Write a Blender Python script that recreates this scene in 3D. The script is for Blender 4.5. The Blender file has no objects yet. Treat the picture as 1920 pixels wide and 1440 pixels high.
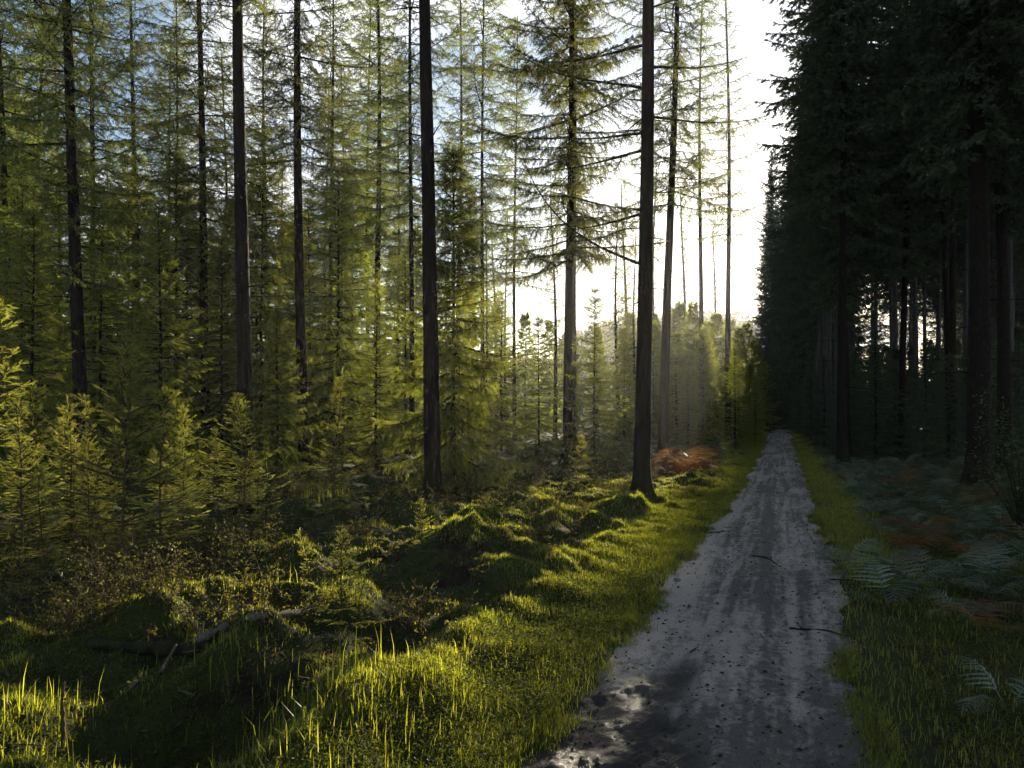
import bpy, math, random
import numpy as np
from mathutils import Vector, Matrix

PI = math.pi
rng = np.random.default_rng(7)
random.seed(7)
scene = bpy.context.scene
COL = scene.collection

# ------------------------------------------------------------------ camera geometry
F, CX, HY, EYE = 1430.0, 960.0, 785.0, 1.6          # photograph pixels (1920 wide)
PT, PC = 0.355, -0.28                               # path: X = PT*Y + PC
SUN_TAN = (1447 - CX) / F
SUN_AZ = math.atan(SUN_TAN)                         # clockwise from +Y
SUN_EL = math.atan((HY - 452) / F / math.sqrt(1 + SUN_TAN ** 2))


def sstep(a, b, x):
    t = np.clip((np.asarray(x, float) - a) / (b - a), 0, 1)
    return t * t * (3 - 2 * t)


def hash2(ix, iy, seed):
    h = (ix.astype(np.int64) * 374761393 + iy.astype(np.int64) * 668265263 + seed * 974634777) & 0xFFFFFFFF
    h = ((h ^ (h >> 13)) * 1274126177) & 0xFFFFFFFF
    h = (h ^ (h >> 16)) & 0xFFFFFFFF
    h = ((h * 2246822519) & 0xFFFFFFFF)
    return ((h >> 8) & 0xFFFF) / 65535.0


def vnoise(x, y, seed=0):
    x = np.asarray(x, float); y = np.asarray(y, float)
    ix = np.floor(x).astype(np.int64); iy = np.floor(y).astype(np.int64)
    fx = x - ix; fy = y - iy
    fx = fx * fx * (3 - 2 * fx); fy = fy * fy * (3 - 2 * fy)
    a = hash2(ix, iy, seed); b = hash2(ix + 1, iy, seed)
    c = hash2(ix, iy + 1, seed); d = hash2(ix + 1, iy + 1, seed)
    return (a * (1 - fx) + b * fx) * (1 - fy) + (c * (1 - fx) + d * fx) * fy


def fbm(x, y, oct=4, seed=0):
    s = 0; a = .5; n = 0
    for k in range(oct):
        s = s + a * vnoise(np.asarray(x) * 2 ** k + 17.3 * k, np.asarray(y) * 2 ** k - 9.1 * k, seed + k)
        n += a; a *= .5
    return s / n * 2 - 1


def at(px, Z):
    return (px - CX) / F * Z


def zat(py, Z):
    return EYE - (py - HY) / F * Z


MOUNDS = []
for (mx, my, mh, mr) in [(880, 1085, .2, .6), (800, 1075, .2, .4), (960, 1075, .16, .4), (1090, 1000, .26, .42), (1165, 975, .28, .5), (1030, 985, .16, .4),
                         (640, 1185, .15, .5), (430, 1285, .15, .4), (560, 1250, .16, .5), (260, 1340, .18, .45),
                         (60, 1420, .22, .5), (740, 1330, .16, .5), (500, 1090, .2, .6), (780, 985, .18, .7), (600, 975, .15, .6),
                         (910, 1010, .2, .5), (330, 1190, .15, .5), (160, 1130, .2, .6), (860, 1240, .08, .35), (1100, 940, .12, .6), (240, 1240, .15, .4)]:
    Zm = F * EYE / (my - HY)
    MOUNDS.append((at(mx, Zm), Zm, mh, mr))


PITS = []
for (mx, my, mh, mr) in [(330, 1400, .26, .55), (870, 1150, .16, .42), (170, 1300, .18, .5), (1060, 1060, .10, .3), (470, 1350, .14, .35), (560, 1290, .12, .3), (700, 1235, .12, .3), (430, 1225, .08, .3)]:
    Zm = F * EYE / (my - HY)
    PITS.append((at(mx, Zm), Zm, mh, mr))


def base_z(Y):
    return 0.58 * sstep(22, 70, Y) - 1.1 * sstep(71, 92, Y)


def edges(Y):
    s = np.asarray(Y, float)
    l = PC - .86 - .12 * sstep(5.2, 3.4, s) + .10 * (vnoise(s * .9, s * 0, 31) - .5) * 2 + .06 * (vnoise(s * 3.1, s * 0, 33) - .5) * 2 + .015 * (vnoise(s * 9.1, s * 0, 34) - .5) * 2 + .12 * sstep(6, 14, s)
    r = PC + .84 - .15 * sstep(6.2, 3.6, s) + .08 * (vnoise(s * .8, s * 0, 35) - .5) * 2 + .06 * (vnoise(s * 3.3, s * 0, 37) - .5) * 2 + .015 * (vnoise(s * 9.3, s * 0, 38) - .5) * 2 + .1 * sstep(6, 20, s)
    return l, r


def terrain(X, Y):
    X = np.asarray(X, float); Y = np.asarray(Y, float)
    o = X - PT * Y
    l, r = edges(Y)
    inside = sstep(l - .06, l + .10, o) * (1 - sstep(r - .10, r + .06, o))
    wl = sstep(0.15, 1.3, l - o); wr = sstep(0.1, 1.2, o - r)
    near = 1 - .6 * sstep(30, 80, np.abs(Y))
    n1 = fbm(X * .55, Y * .55, 4, 3)
    n2 = fbm(X * 2.4, Y * 2.4, 3, 11)
    n3 = fbm(X * 5.5, Y * 5.5, 2, 15)
    rid = 1 - np.abs(fbm(X * .9 + 5, Y * .9, 3, 21)) * 2
    h = base_z(Y) + .03
    h = h + wl * near * (.12 * n1 + .10 * n2 + .055 * n3 + .15 * np.clip(rid, -.5, 1)) + wr * near * (.10 * n1 + .04 * n2)
    h = h + (1 - inside) * .03 * n2
    for (mx, my, mh, mr) in MOUNDS:
        d2 = ((X - mx) ** 2 + ((Y - my) * 1.0) ** 2) / mr ** 2
        h = h + wl * mh * np.exp(-d2 ** 1.3 * 1.1) * (1 + .35 * n2)
    for (mx, my, mh, mr) in PITS:
        h = h - wl * mh * np.exp(-(((X - mx) ** 2 + (Y - my) ** 2) / mr ** 2) ** 1.3)
    hill = 24 * np.exp(-(((X - 62) / 70) ** 2 + ((Y - 280) / 60) ** 2))
    h = h + hill
    return h * (1 - inside) + inside * (base_z(Y) - .07)


def hit(px, py):
    """where the sight line through a place of the photograph first meets the ground"""
    Z = np.geomspace(2.6, 60, 900)
    below = zat(py, Z) <= terrain(at(px, Z), Z)
    k = int(np.argmax(below)) if below.any() else 899
    return float(at(px, Z[k])), float(Z[k])


def tz(x, y):
    return float(terrain(np.array([x]), np.array([y]))[0])


# ------------------------------------------------------------------ mesh helpers
class G:
    def __init__(s):
        s.v = []; s.t = []; s.m = []; s.a = []; s.n = 0

    def add(s, v, t, mat=0, tint=.5):
        v = np.asarray(v, np.float32).reshape(-1, 3); t = np.asarray(t, np.int32).reshape(-1, 3)
        if not len(t):
            return
        s.v.append(v); s.t.append(t + s.n); s.n += len(v)
        s.m.append(np.broadcast_to(np.asarray(mat, np.int32), (len(t),)).copy())
        s.a.append(np.broadcast_to(np.asarray(tint, np.float32), (len(v),)).copy())

    def mesh(s, name, mats, smooth=False):
        v = np.concatenate(s.v); t = np.concatenate(s.t); m = np.concatenate(s.m); a = np.concatenate(s.a)
        me = bpy.data.meshes.new(name)
        me.vertices.add(len(v)); me.vertices.foreach_set('co', v.ravel())
        me.loops.add(len(t) * 3); me.loops.foreach_set('vertex_index', t.ravel())
        me.polygons.add(len(t))
        me.polygons.foreach_set('loop_start', np.arange(0, len(t) * 3, 3, dtype=np.int32))
        me.polygons.foreach_set('loop_total', np.full(len(t), 3, np.int32))
        for mm in mats:
            me.materials.append(mm)
        me.polygons.foreach_set('material_index', m)
        me.polygons.foreach_set('use_smooth', np.full(len(t), smooth, bool))
        at_ = me.attributes.new('tint', 'FLOAT', 'POINT'); at_.data.foreach_set('value', a)
        me.update(); me.validate()
        return me


def nrm(v):
    return v / np.maximum(np.linalg.norm(v, axis=-1, keepdims=True), 1e-9)


def tube(pts, rad, sides=6, cap=True):
    pts = np.asarray(pts, float); n = len(pts)
    rad = np.broadcast_to(np.asarray(rad, float), (n,))
    tan = nrm(np.gradient(pts, axis=0))
    ref = np.array([0, 0, 1.]) if abs(tan[0][2]) < .9 else np.array([1., 0, 0])
    a = nrm(np.cross(tan, ref)); b = np.cross(tan, a)
    th = np.arange(sides) / sides * 2 * PI
    v = pts[:, None] + rad[:, None, None] * (np.cos(th)[None, :, None] * a[:, None] + np.sin(th)[None, :, None] * b[:, None])
    v = v.reshape(-1, 3); t = []
    i = np.arange(n - 1)[:, None] * sides; j = np.arange(sides)[None]; k = (j + 1) % sides
    t = np.concatenate([np.stack([i + j, i + k, i + sides + k], -1).reshape(-1, 3), np.stack([i + j, i + sides + k, i + sides + j], -1).reshape(-1, 3)])
    if cap:
        e = [[(n - 1) * sides, (n - 1) * sides + q, (n - 1) * sides + q + 1] for q in range(1, sides - 1)]
        s0 = [[0, q + 1, q] for q in range(1, sides - 1)]
        t = np.concatenate([t, np.array(e + s0)])
    return v, t


def bake(tv, tt, P, D, S, W, roll=None, up=None):
    """copy template (along +x, unit) to many places -> verts, tris"""
    m = len(P); D = nrm(D)
    if up is None:
        up = np.array([0, 0, 1.])
    up = np.broadcast_to(up, D.shape)
    Yv = np.cross(up, D); bad = np.linalg.norm(Yv, axis=1) < 1e-3
    Yv[bad] = np.cross(np.array([1., 0, 0]), D[bad]); Yv = nrm(Yv); Zv = np.cross(D, Yv)
    if roll is not None:
        c = np.cos(roll)[:, None]; s = np.sin(roll)[:, None]
        Yv, Zv = Yv * c + Zv * s, Zv * c - Yv * s
    S = np.broadcast_to(S, (m,)); W = np.broadcast_to(W, (m,))
    v = P[:, None] + tv[None, :, 0:1] * (D * S[:, None])[:, None] + tv[None, :, 1:2] * (Yv * W[:, None])[:, None] + tv[None, :, 2:3] * (Zv * W[:, None])[:, None]
    t = tt[None] + (np.arange(m) * len(tv))[:, None, None]
    return v.reshape(-1, 3), t.reshape(-1, 3)


def needle_template(n, w, ln, r, ang=55, flat=.35):
    """shoot of unit length along x; needles of relative length ln, width w"""
    V = []; T = []
    for k in range(n):
        x = (k + .2) / n * .92
        phi = (k * 137.5 + r.uniform(-20, 20)) * PI / 180
        a = math.radians(ang + r.uniform(-12, 12)) * (1 - .45 * x)
        l = ln * (1 - .35 * x) * r.uniform(.85, 1.15)
        dy, dz = math.cos(phi), math.sin(phi) * (1 - flat) + .1
        tip = (x + l * math.cos(a), l * math.sin(a) * dy, l * math.sin(a) * dz)
        b = len(V)
        # needle blade: wide in the middle
        mx = (x + l * math.cos(a) * .5, l * math.sin(a) * dy * .5, l * math.sin(a) * dz * .5)
        V += [(x, 0, 0), (mx[0] + w * .5, mx[1] - w * .3 * dz, mx[2] + w * .3 * dy), tip, (mx[0] - w * .5, mx[1] + w * .3 * dz, mx[2] - w * .3 * dy)]
        T += [(b, b + 1, b + 2), (b, b + 2, b + 3)]
    b = len(V)
    V += [(0, -.018, 0), (0, .018, 0), (1.02, 0, 0)]
    T += [(b, b + 1, b + 2)]
    return np.array(V), np.array(T)


def spindle_template(n, w, r):
    """far shoot: a few broad jagged leaflets"""
    V = []; T = []
    for k in range(n):
        phi = (k * 137.5) * PI / 180
        x = k / n * .6
        dy, dz = math.cos(phi), math.sin(phi)
        b = len(V)
        V += [(x, 0, 0), (x + .28, w * dy, w * dz), (x + .5 + r.uniform(-.06, .06), w * .35 * dy, w * .35 * dz)]
        T += [(b, b + 1, b + 2)]
    b = len(V)
    V += [(0, -.05, 0), (0, .05, 0), (1.05, 0, 0)]
    T += [(b, b + 1, b + 2)]
    return np.array(V), np.array(T)


r0 = random.Random(3)
TPL = {'fine': needle_template(26, .045, .24, r0), 'mid': needle_template(13, .075, .27, r0), 'thin': needle_template(7, .10, .32, r0, 38),
       'far': spindle_template(6, .2, r0)}

# ------------------------------------------------------------------ materials


class NT:
    def __init__(s, name):
        s.mat = bpy.data.materials.new(name); s.mat.use_nodes = True
        s.t = s.mat.node_tree; s.t.nodes.clear()
        s.out = s.n('ShaderNodeOutputMaterial')

    def n(s, typ, **kw):
        nd = s.t.nodes.new(typ)
        for k, v in kw.items():
            if k.startswith('i_'):
                key = k[2:]
                key = int(key) if key.isdigit() else key.replace('_', ' ')
                s.set(nd.inputs[key], v)
            else:
                setattr(nd, k, v)
        return nd

    def set(s, sock, v):
        if isinstance(v, bpy.types.NodeSocket):
            s.t.links.new(v, sock)
        elif isinstance(v, (tuple, list)) and len(v) == 3 and sock.type == 'RGBA':
            sock.default_value = (*v, 1)
        else:
            sock.default_value = v

    def noise(s, scale, detail=4, vec=None, rough=.55, dist=0):
        nd = s.n('ShaderNodeTexNoise'); nd.inputs['Scale'].default_value = scale
        nd.inputs['Detail'].default_value = detail; nd.inputs['Roughness'].default_value = rough
        nd.inputs['Distortion'].default_value = dist
        if vec is not None:
            s.t.links.new(vec, nd.inputs['Vector'])
        return nd.outputs['Fac']

    def ramp(s, fac, stops, interp='LINEAR'):
        nd = s.n('ShaderNodeValToRGB'); cr = nd.color_ramp; cr.interpolation = interp
        while len(cr.elements) < len(stops):
            cr.elements.new(.5)
        for e, (p, c) in zip(cr.elements, stops):
            e.position = p
            c = c if isinstance(c, (tuple, list)) else (c, c, c)
            e.color = (*c, 1)
        s.t.links.new(fac, nd.inputs[0])
        return nd.outputs[0]

    def mix(s, fac, a, b, typ='MIX'):
        nd = s.n('ShaderNodeMix', data_type='RGBA', blend_type=typ)
        s.set(nd.inputs[0], fac); s.set(nd.inputs[6], a); s.set(nd.inputs[7], b)
        return nd.outputs[2]

    def math(s, op, a, b=0.0, clamp=False):
        nd = s.n('ShaderNodeMath', operation=op, use_clamp=clamp)
        s.set(nd.inputs[0], a); s.set(nd.inputs[1], b)
        return nd.outputs[0]

    def attr(s, name):
        return s.n('ShaderNodeAttribute', attribute_name=name).outputs['Fac']

    def pos(s):
        return s.n('ShaderNodeNewGeometry').outputs['Position']

    def bump(s, h, strength, dist):
        nd = s.n('ShaderNodeBump'); nd.inputs['Strength'].default_value = strength; nd.inputs['Distance'].default_value = dist
        s.t.links.new(h, nd.inputs['Height'])
        return nd.outputs[0]

    def surf(s, sh):
        s.t.links.new(sh, s.out.inputs['Surface']); return s.mat


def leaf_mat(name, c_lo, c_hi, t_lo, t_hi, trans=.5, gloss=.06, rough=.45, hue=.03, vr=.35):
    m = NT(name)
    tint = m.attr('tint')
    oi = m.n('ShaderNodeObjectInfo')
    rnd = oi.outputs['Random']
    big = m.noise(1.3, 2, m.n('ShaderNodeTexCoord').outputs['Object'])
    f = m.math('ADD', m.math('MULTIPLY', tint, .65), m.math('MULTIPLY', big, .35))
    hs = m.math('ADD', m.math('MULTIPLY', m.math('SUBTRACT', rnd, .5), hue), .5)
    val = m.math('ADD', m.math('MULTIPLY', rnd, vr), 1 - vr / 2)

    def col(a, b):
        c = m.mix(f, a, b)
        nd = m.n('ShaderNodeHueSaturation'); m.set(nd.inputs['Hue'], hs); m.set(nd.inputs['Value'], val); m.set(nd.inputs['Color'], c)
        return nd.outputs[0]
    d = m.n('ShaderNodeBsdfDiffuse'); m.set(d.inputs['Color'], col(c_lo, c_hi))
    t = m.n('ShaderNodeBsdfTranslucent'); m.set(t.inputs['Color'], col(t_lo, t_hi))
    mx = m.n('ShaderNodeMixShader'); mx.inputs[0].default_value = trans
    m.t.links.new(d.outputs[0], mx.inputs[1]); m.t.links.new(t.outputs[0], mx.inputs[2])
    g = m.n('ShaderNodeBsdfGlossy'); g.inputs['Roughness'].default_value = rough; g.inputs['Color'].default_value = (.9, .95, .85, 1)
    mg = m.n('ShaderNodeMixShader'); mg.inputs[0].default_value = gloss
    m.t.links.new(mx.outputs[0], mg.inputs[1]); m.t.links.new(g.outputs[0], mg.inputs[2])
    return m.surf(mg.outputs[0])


def bark_mat(name, a, b, moss=0.0, sx=14.0):
    m = NT(name)
    tc = m.n('ShaderNodeTexCoord').outputs['Object']
    mp = m.n('ShaderNodeMapping'); mp.inputs['Scale'].default_value = (sx, sx, 2.2); m.t.links.new(tc, mp.inputs[0])
    n1 = m.noise(1.6, 6, mp.outputs[0], .65)
    vo = m.n('ShaderNodeTexVoronoi', feature='DISTANCE_TO_EDGE'); vo.inputs['Scale'].default_value = 1.7; m.t.links.new(mp.outputs[0], vo.inputs['Vector'])
    h = m.math('ADD', m.math('MULTIPLY', vo.outputs['Distance'], .9, True), m.math('MULTIPLY', n1, .6))
    c = m.ramp(h, [(.15, a), (.75, b)])
    if moss:
        pz = m.n('ShaderNodeSeparateXYZ'); m.t.links.new(tc, pz.inputs[0])
        mk = m.math('MULTIPLY', m.ramp(pz.outputs['Z'], [(.0, 1.0), (1.0, 0.0)]), m.ramp(m.noise(7, 3, tc), [(.4, 0.0), (.6, 1.0)]))
        c = m.mix(m.math('MULTIPLY', mk, moss), c, (.03, .045, .012))
    p = m.n('ShaderNodeBsdfPrincipled'); m.set(p.inputs['Base Color'], c); p.inputs['Roughness'].default_value = .88
    p.inputs['Specular IOR Level'].default_value = .06
    m.t.links.new(m.bump(h, .9, .03), p.inputs['Normal'])
    return m.surf(p.outputs[0])


M = {}
M['spruce'] = leaf_mat('spruce_needles', (.030, .048, .012), (.075, .092, .020), (.09, .125, .012), (.43, .46, .036), .58, .03)
M['larch'] = leaf_mat('airy_needles', (.030, .045, .013), (.072, .082, .022), (.070, .095, .014), (.28, .30, .038), .5, .03)
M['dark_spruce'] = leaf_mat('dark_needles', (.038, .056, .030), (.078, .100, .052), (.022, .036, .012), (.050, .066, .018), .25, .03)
M['sapling'] = leaf_mat('sapling_needles', (.045, .060, .014), (.105, .115, .026), (.16, .18, .014), (.60, .59, .055), .6, .04)
M['dry'] = leaf_mat('dry_twig_leaves', (.06, .045, .018), (.11, .09, .03), (.06, .045, .015), (.13, .10, .03), .4, .03)
M['grass'] = leaf_mat('grass_blades', (.026, .042, .008), (.075, .092, .015), (.055, .075, .006), (.58, .57, .026), .6, .03, .4)
M['weed'] = leaf_mat('weed_leaves', (.020, .034, .008), (.055, .072, .018), (.06, .085, .008), (.18, .20, .015), .45, .012, .5)
M['fern'] = leaf_mat('fern_leaves', (.034, .054, .032), (.098, .122, .076), (.024, .040, .010), (.055, .08, .022), .25, .06, .35, .05, .9)
M['brown_fern'] = leaf_mat('brown_fern_leaves', (.055, .034, .018), (.12, .072, .036), (.10, .045, .014), (.34, .15, .04), .45, .03, .4, .04, .9)
M['under'] = leaf_mat('undergrowth_leaves', (.030, .032, .010), (.075, .068, .022), (.08, .08, .010), (.26, .22, .03), .5, .02)
M['broadleaf'] = leaf_mat('broad_leaves', (.02, .035, .010), (.045, .065, .018), (.04, .06, .01), (.09, .12, .02), .4, .04, .35)
M['farwood'] = leaf_mat('far_leaves', (.030, .040, .014), (.060, .070, .024), (.03, .04, .012), (.07, .08, .02), .35, .02)
M['bark'] = bark_mat('dark_bark', (.006, .005, .0045), (.026, .019, .015), .5)
M['bark_pale'] = bark_mat('grey_bark', (.030, .028, .028), (.115, .108, .105), .2)
M['twig'] = bark_mat('twig_bark', (.018, .013, .009), (.055, .042, .030), 0, 40)
M['stemred'] = bark_mat('sapling_bark', (.05, .035, .018), (.13, .095, .05), 0, 60)
M['deadwood'] = bark_mat('dead_wood', (.05, .042, .036), (.17, .15, .125), .3, 25)


def ground_mat():
    m = NT('forest_floor'); p = m.pos()
    n1 = m.noise(1.1, 5, p); n2 = m.noise(9, 5, p, .65); n3 = m.noise(70, 4, p, .7)
    c = m.ramp(m.math('ADD', m.math('MULTIPLY', n2, .6), m.math('MULTIPLY', n3, .4)),
               [(.34, (.005, .004, .0025)), (.5, (.014, .010, .005)), (.64, (.026, .017, .008))])
    nz = m.n('ShaderNodeSeparateXYZ'); m.t.links.new(m.n('ShaderNodeNewGeometry').outputs['Normal'], nz.inputs[0])
    moss = m.ramp(m.math('ADD', m.math('MULTIPLY', n1, .65), m.math('MULTIPLY', n2, .35)), [(.40, 0.0), (.50, 1.0)])
    mc = m.ramp(n3, [(.3, (.012, .021, .004)), (.7, (.042, .052, .010))])
    c = m.mix(m.math('MULTIPLY', moss, .9), c, mc)
    b = m.n('ShaderNodeBsdfPrincipled'); m.set(b.inputs['Base Color'], c); b.inputs['Roughness'].default_value = .95
    b.inputs['Specular IOR Level'].default_value = .15
    h = m.math('ADD', m.math('MULTIPLY', n3, .4), n2)
    m.t.links.new(m.bump(h, .9, .05), b.inputs['Normal'])
    return m.surf(b.outputs[0])


def path_mat():
    m = NT('sandy_track'); p = m.pos()
    mud = m.attr('mud'); dark = m.attr('dark')
    n1 = m.noise(3.2, 6, p, .6); n2 = m.noise(17, 7, p, .74, .5); n3 = m.noise(110, 4, p, .7)
    sand = m.ramp(n3, [(.25, (.135, .118, .100)), (.5, (.265, .235, .203)), (.8, (.39, .35, .305))])
    hum = m.ramp(n3, [(.3, (.020, .018, .016)), (.7, (.062, .056, .05))])
    k = m.math('ADD', m.math('ADD', m.math('MULTIPLY', n2, .75), m.math('MULTIPLY', n1, .35)), m.math('MULTIPLY', dark, .34))
    f = m.ramp(k, [(.60, 0.0), (.82, .85)])
    c = m.mix(f, sand, hum)
    mc = m.ramp(n2, [(.35, (.012, .011, .010)), (.7, (.035, .031, .028))])
    c = m.mix(mud, c, mc)
    b = m.n('ShaderNodeBsdfPrincipled'); m.set(b.inputs['Base Color'], c)
    wet = m.math('MULTIPLY', mud, m.ramp(n1, [(.47, 0.0), (.58, 1.0)]))
    m.set(b.inputs['Roughness'], m.math('SUBTRACT', .9, m.math('MULTIPLY', wet, .66)))
    b.inputs['Specular IOR Level'].default_value = .3
    h = m.math('ADD', m.math('MULTIPLY', n3, .22), n2)
    m.t.links.new(m.bump(h, .8, .022), b.inputs['Normal'])
    return m.surf(b.outputs[0])


def stone_mat():
    m = NT('grey_stone'); n = m.noise(20, 6, m.n('ShaderNodeTexCoord').outputs['Object'])
    b = m.n('ShaderNodeBsdfPrincipled'); m.set(b.inputs['Base Color'], m.ramp(n, [(.3, (.05, .048, .045)), (.7, (.15, .145, .14))]))
    b.inputs['Roughness'].default_value = .85
    m.t.links.new(m.bump(n, .6, .01), b.inputs['Normal'])
    return m.surf(b.outputs[0])


def water_mat():
    m = NT('muddy_water'); n = m.noise(14, 2, m.pos())
    b = m.n('ShaderNodeBsdfPrincipled'); b.inputs['Base Color'].default_value = (.012, .011, .01, 1); b.inputs['Roughness'].default_value = .16
    m.t.links.new(m.bump(n, .25, .01), b.inputs['Normal'])
    return m.surf(b.outputs[0])


M['ground'] = ground_mat(); M['path'] = path_mat(); M['stone'] = stone_mat(); M['water'] = water_mat()

# ------------------------------------------------------------------ objects


def put(name, me, parent=None, loc=(0, 0, 0), rot=None, scale=None):
    o = bpy.data.objects.new(name, me); COL.objects.link(o)
    o.location = loc
    if rot is not None:
        o.rotation_euler = rot
    if scale is not None:
        o.scale = scale
    if parent is not None:
        o.parent = parent
    return o


def thing(name, label, cat, loc, group=None, me=None):
    o = put(name, me, None, loc); o['label'] = label; o['category'] = cat
    if group:
        o['group'] = group
    return o


def kind(o, k):
    o['kind'] = k; return o


# ------------------------------------------------------------------ branches and crowns
STY = {
    # sag lift lat_sp ratio ang hang shoot shoot_sp start tpl w
    'spruce': dict(sag=.18, lift=.22, lat_sp=.085, ratio=.42, ang=(62, 38), hang=.55, hang2=.25, shoot=.15, sp=.065, start=.12, tpl='mid', w=.15),
    'droop': dict(sag=.30, lift=.28, lat_sp=.085, ratio=.36, ang=(70, 40), hang=1.25, hang2=.55, shoot=.17, sp=.06, start=.15, tpl='mid', w=.15),
    'airy': dict(sag=.10, lift=.20, lat_sp=.11, ratio=.26, ang=(70, 40), hang=1.0, hang2=.8, shoot=.27, sp=.08, start=.10, tpl='thin', w=.27),
    'far': dict(sag=.22, lift=.25, lat_sp=.17, ratio=.40, ang=(65, 38), hang=.7, hang2=.3, shoot=.26, sp=.14, start=.1, tpl='far', w=.24),
    'sapling': dict(sag=.02, lift=.10, lat_sp=.055, ratio=.40, ang=(58, 40), hang=.10, hang2=.05, shoot=.075, sp=.045, start=.08, tpl='fine', w=.075),
}


def branch(L, st, r):
    n = max(4, int(L / .3) + 2)
    t = np.linspace(0, 1, n)
    ph = r.uniform(0, 6.28); sag = st['sag'] * r.uniform(.5, 1.5); lift = st['lift'] * r.uniform(.4, 1.5)

    def A(t):
        return np.stack([L * t, L * .05 * np.sin(t * 4 + ph) * t, L * (-sag * t ** 1.4 + lift * t ** 2.6)], -1)
    axis = A(t)
    m = max(4, int((1 - st['start']) * L / st['lat_sp']))
    ti = st['start'] + (1 - st['start']) * (np.arange(m) + r.uniform(0, 1, m)) / m
    ti = np.clip(ti, 0, .985)
    side = np.where(np.arange(m) % 2 == 0, 1., -1.)
    ang = np.radians(st['ang'][0] + (st['ang'][1] - st['ang'][0]) * ti + r.uniform(-9, 9, m))
    li = (st['ratio'] * L * (1 - ti) ** .8 * np.clip((ti - st['start'] + .08) / .2, 0, 1) + .05) * r.uniform(.55, 1.2, m) + st['shoot'] * .3
    a = A(ti); tg = nrm(A(ti + .01) - a)
    dirs = np.stack([np.cos(ang), side * np.sin(ang), tg[:, 2] * np.cos(ang) + r.uniform(-.12, .12, m)], -1)
    hg = st['hang'] * r.uniform(.4, 1.4, m)
    K = int(math.ceil(li.max() / st['sp']))
    s = (np.arange(K)[None] + r.uniform(.2, .8, (m, K))) * st['sp']
    msk = s < li[:, None]
    down = np.array([0, 0, -1.])
    q = s / li[:, None]
    P = a[:, None] + dirs[:, None] * s[..., None] * (1 - .25 * (hg[:, None] * q).clip(0, 1))[..., None] + down * (hg[:, None] * s * q * .55)[..., None]
    D = nrm(dirs[:, None] + down * (hg[:, None] * q * 1.1)[..., None])
    sg = np.where(np.arange(K) % 2 == 0, 1., -1.)[None] * np.ones((m, 1))
    perp = nrm(np.cross(D, np.array([0, 0, 1.])))
    S1 = nrm(D * .74 + perp * (sg * .62)[..., None] + down * (st['hang2'] * r.uniform(.3, 1.6, (m, K)))[..., None] + r.normal(0, .12, (m, K, 3)))
    l1 = st['shoot'] * r.uniform(.6, 1.25, (m, K)) * (1 - .35 * q)
    p1, d1, s1 = P[msk], S1[msk], l1[msk]
    p2, d2, s2 = P[msk] - D[msk] * st['sp'] * .4, D[msk] + r.normal(0, .06, (msk.sum(), 3)), np.full(msk.sum(), max(st['sp'] * 1.7, st['shoot'] * .75))
    # tip shoot on the axis
    nt = max(3, int(L * .5 / st['sp'])); tt = np.linspace(.5, 1, nt)
    p3 = A(tt); d3 = nrm(A(tt + .02) - p3) + r.normal(0, .1, (nt, 3)); s3 = np.full(nt, st['shoot'] * .9)
    endp = a + dirs * (li * .8)[:, None] * (1 - .25 * hg.clip(0, 1))[:, None] + down * (hg * li * .8 * .8 * .55)[:, None]
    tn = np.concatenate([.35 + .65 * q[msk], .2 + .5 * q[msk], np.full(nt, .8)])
    return axis, (a, endp), np.concatenate([p1, p2, p3]), np.concatenate([d1, d2, d3]), np.concatenate([s1, s2, s3]), tn


def rotz(a):
    c, s = math.cos(a), math.sin(a)
    return np.array([[c, -s, 0], [s, c, 0], [0, 0, 1.]])


def roty(a):
    c, s = math.cos(a), math.sin(a)
    return np.array([[c, 0, -s], [0, 1, 0], [s, 0, c]])


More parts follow.
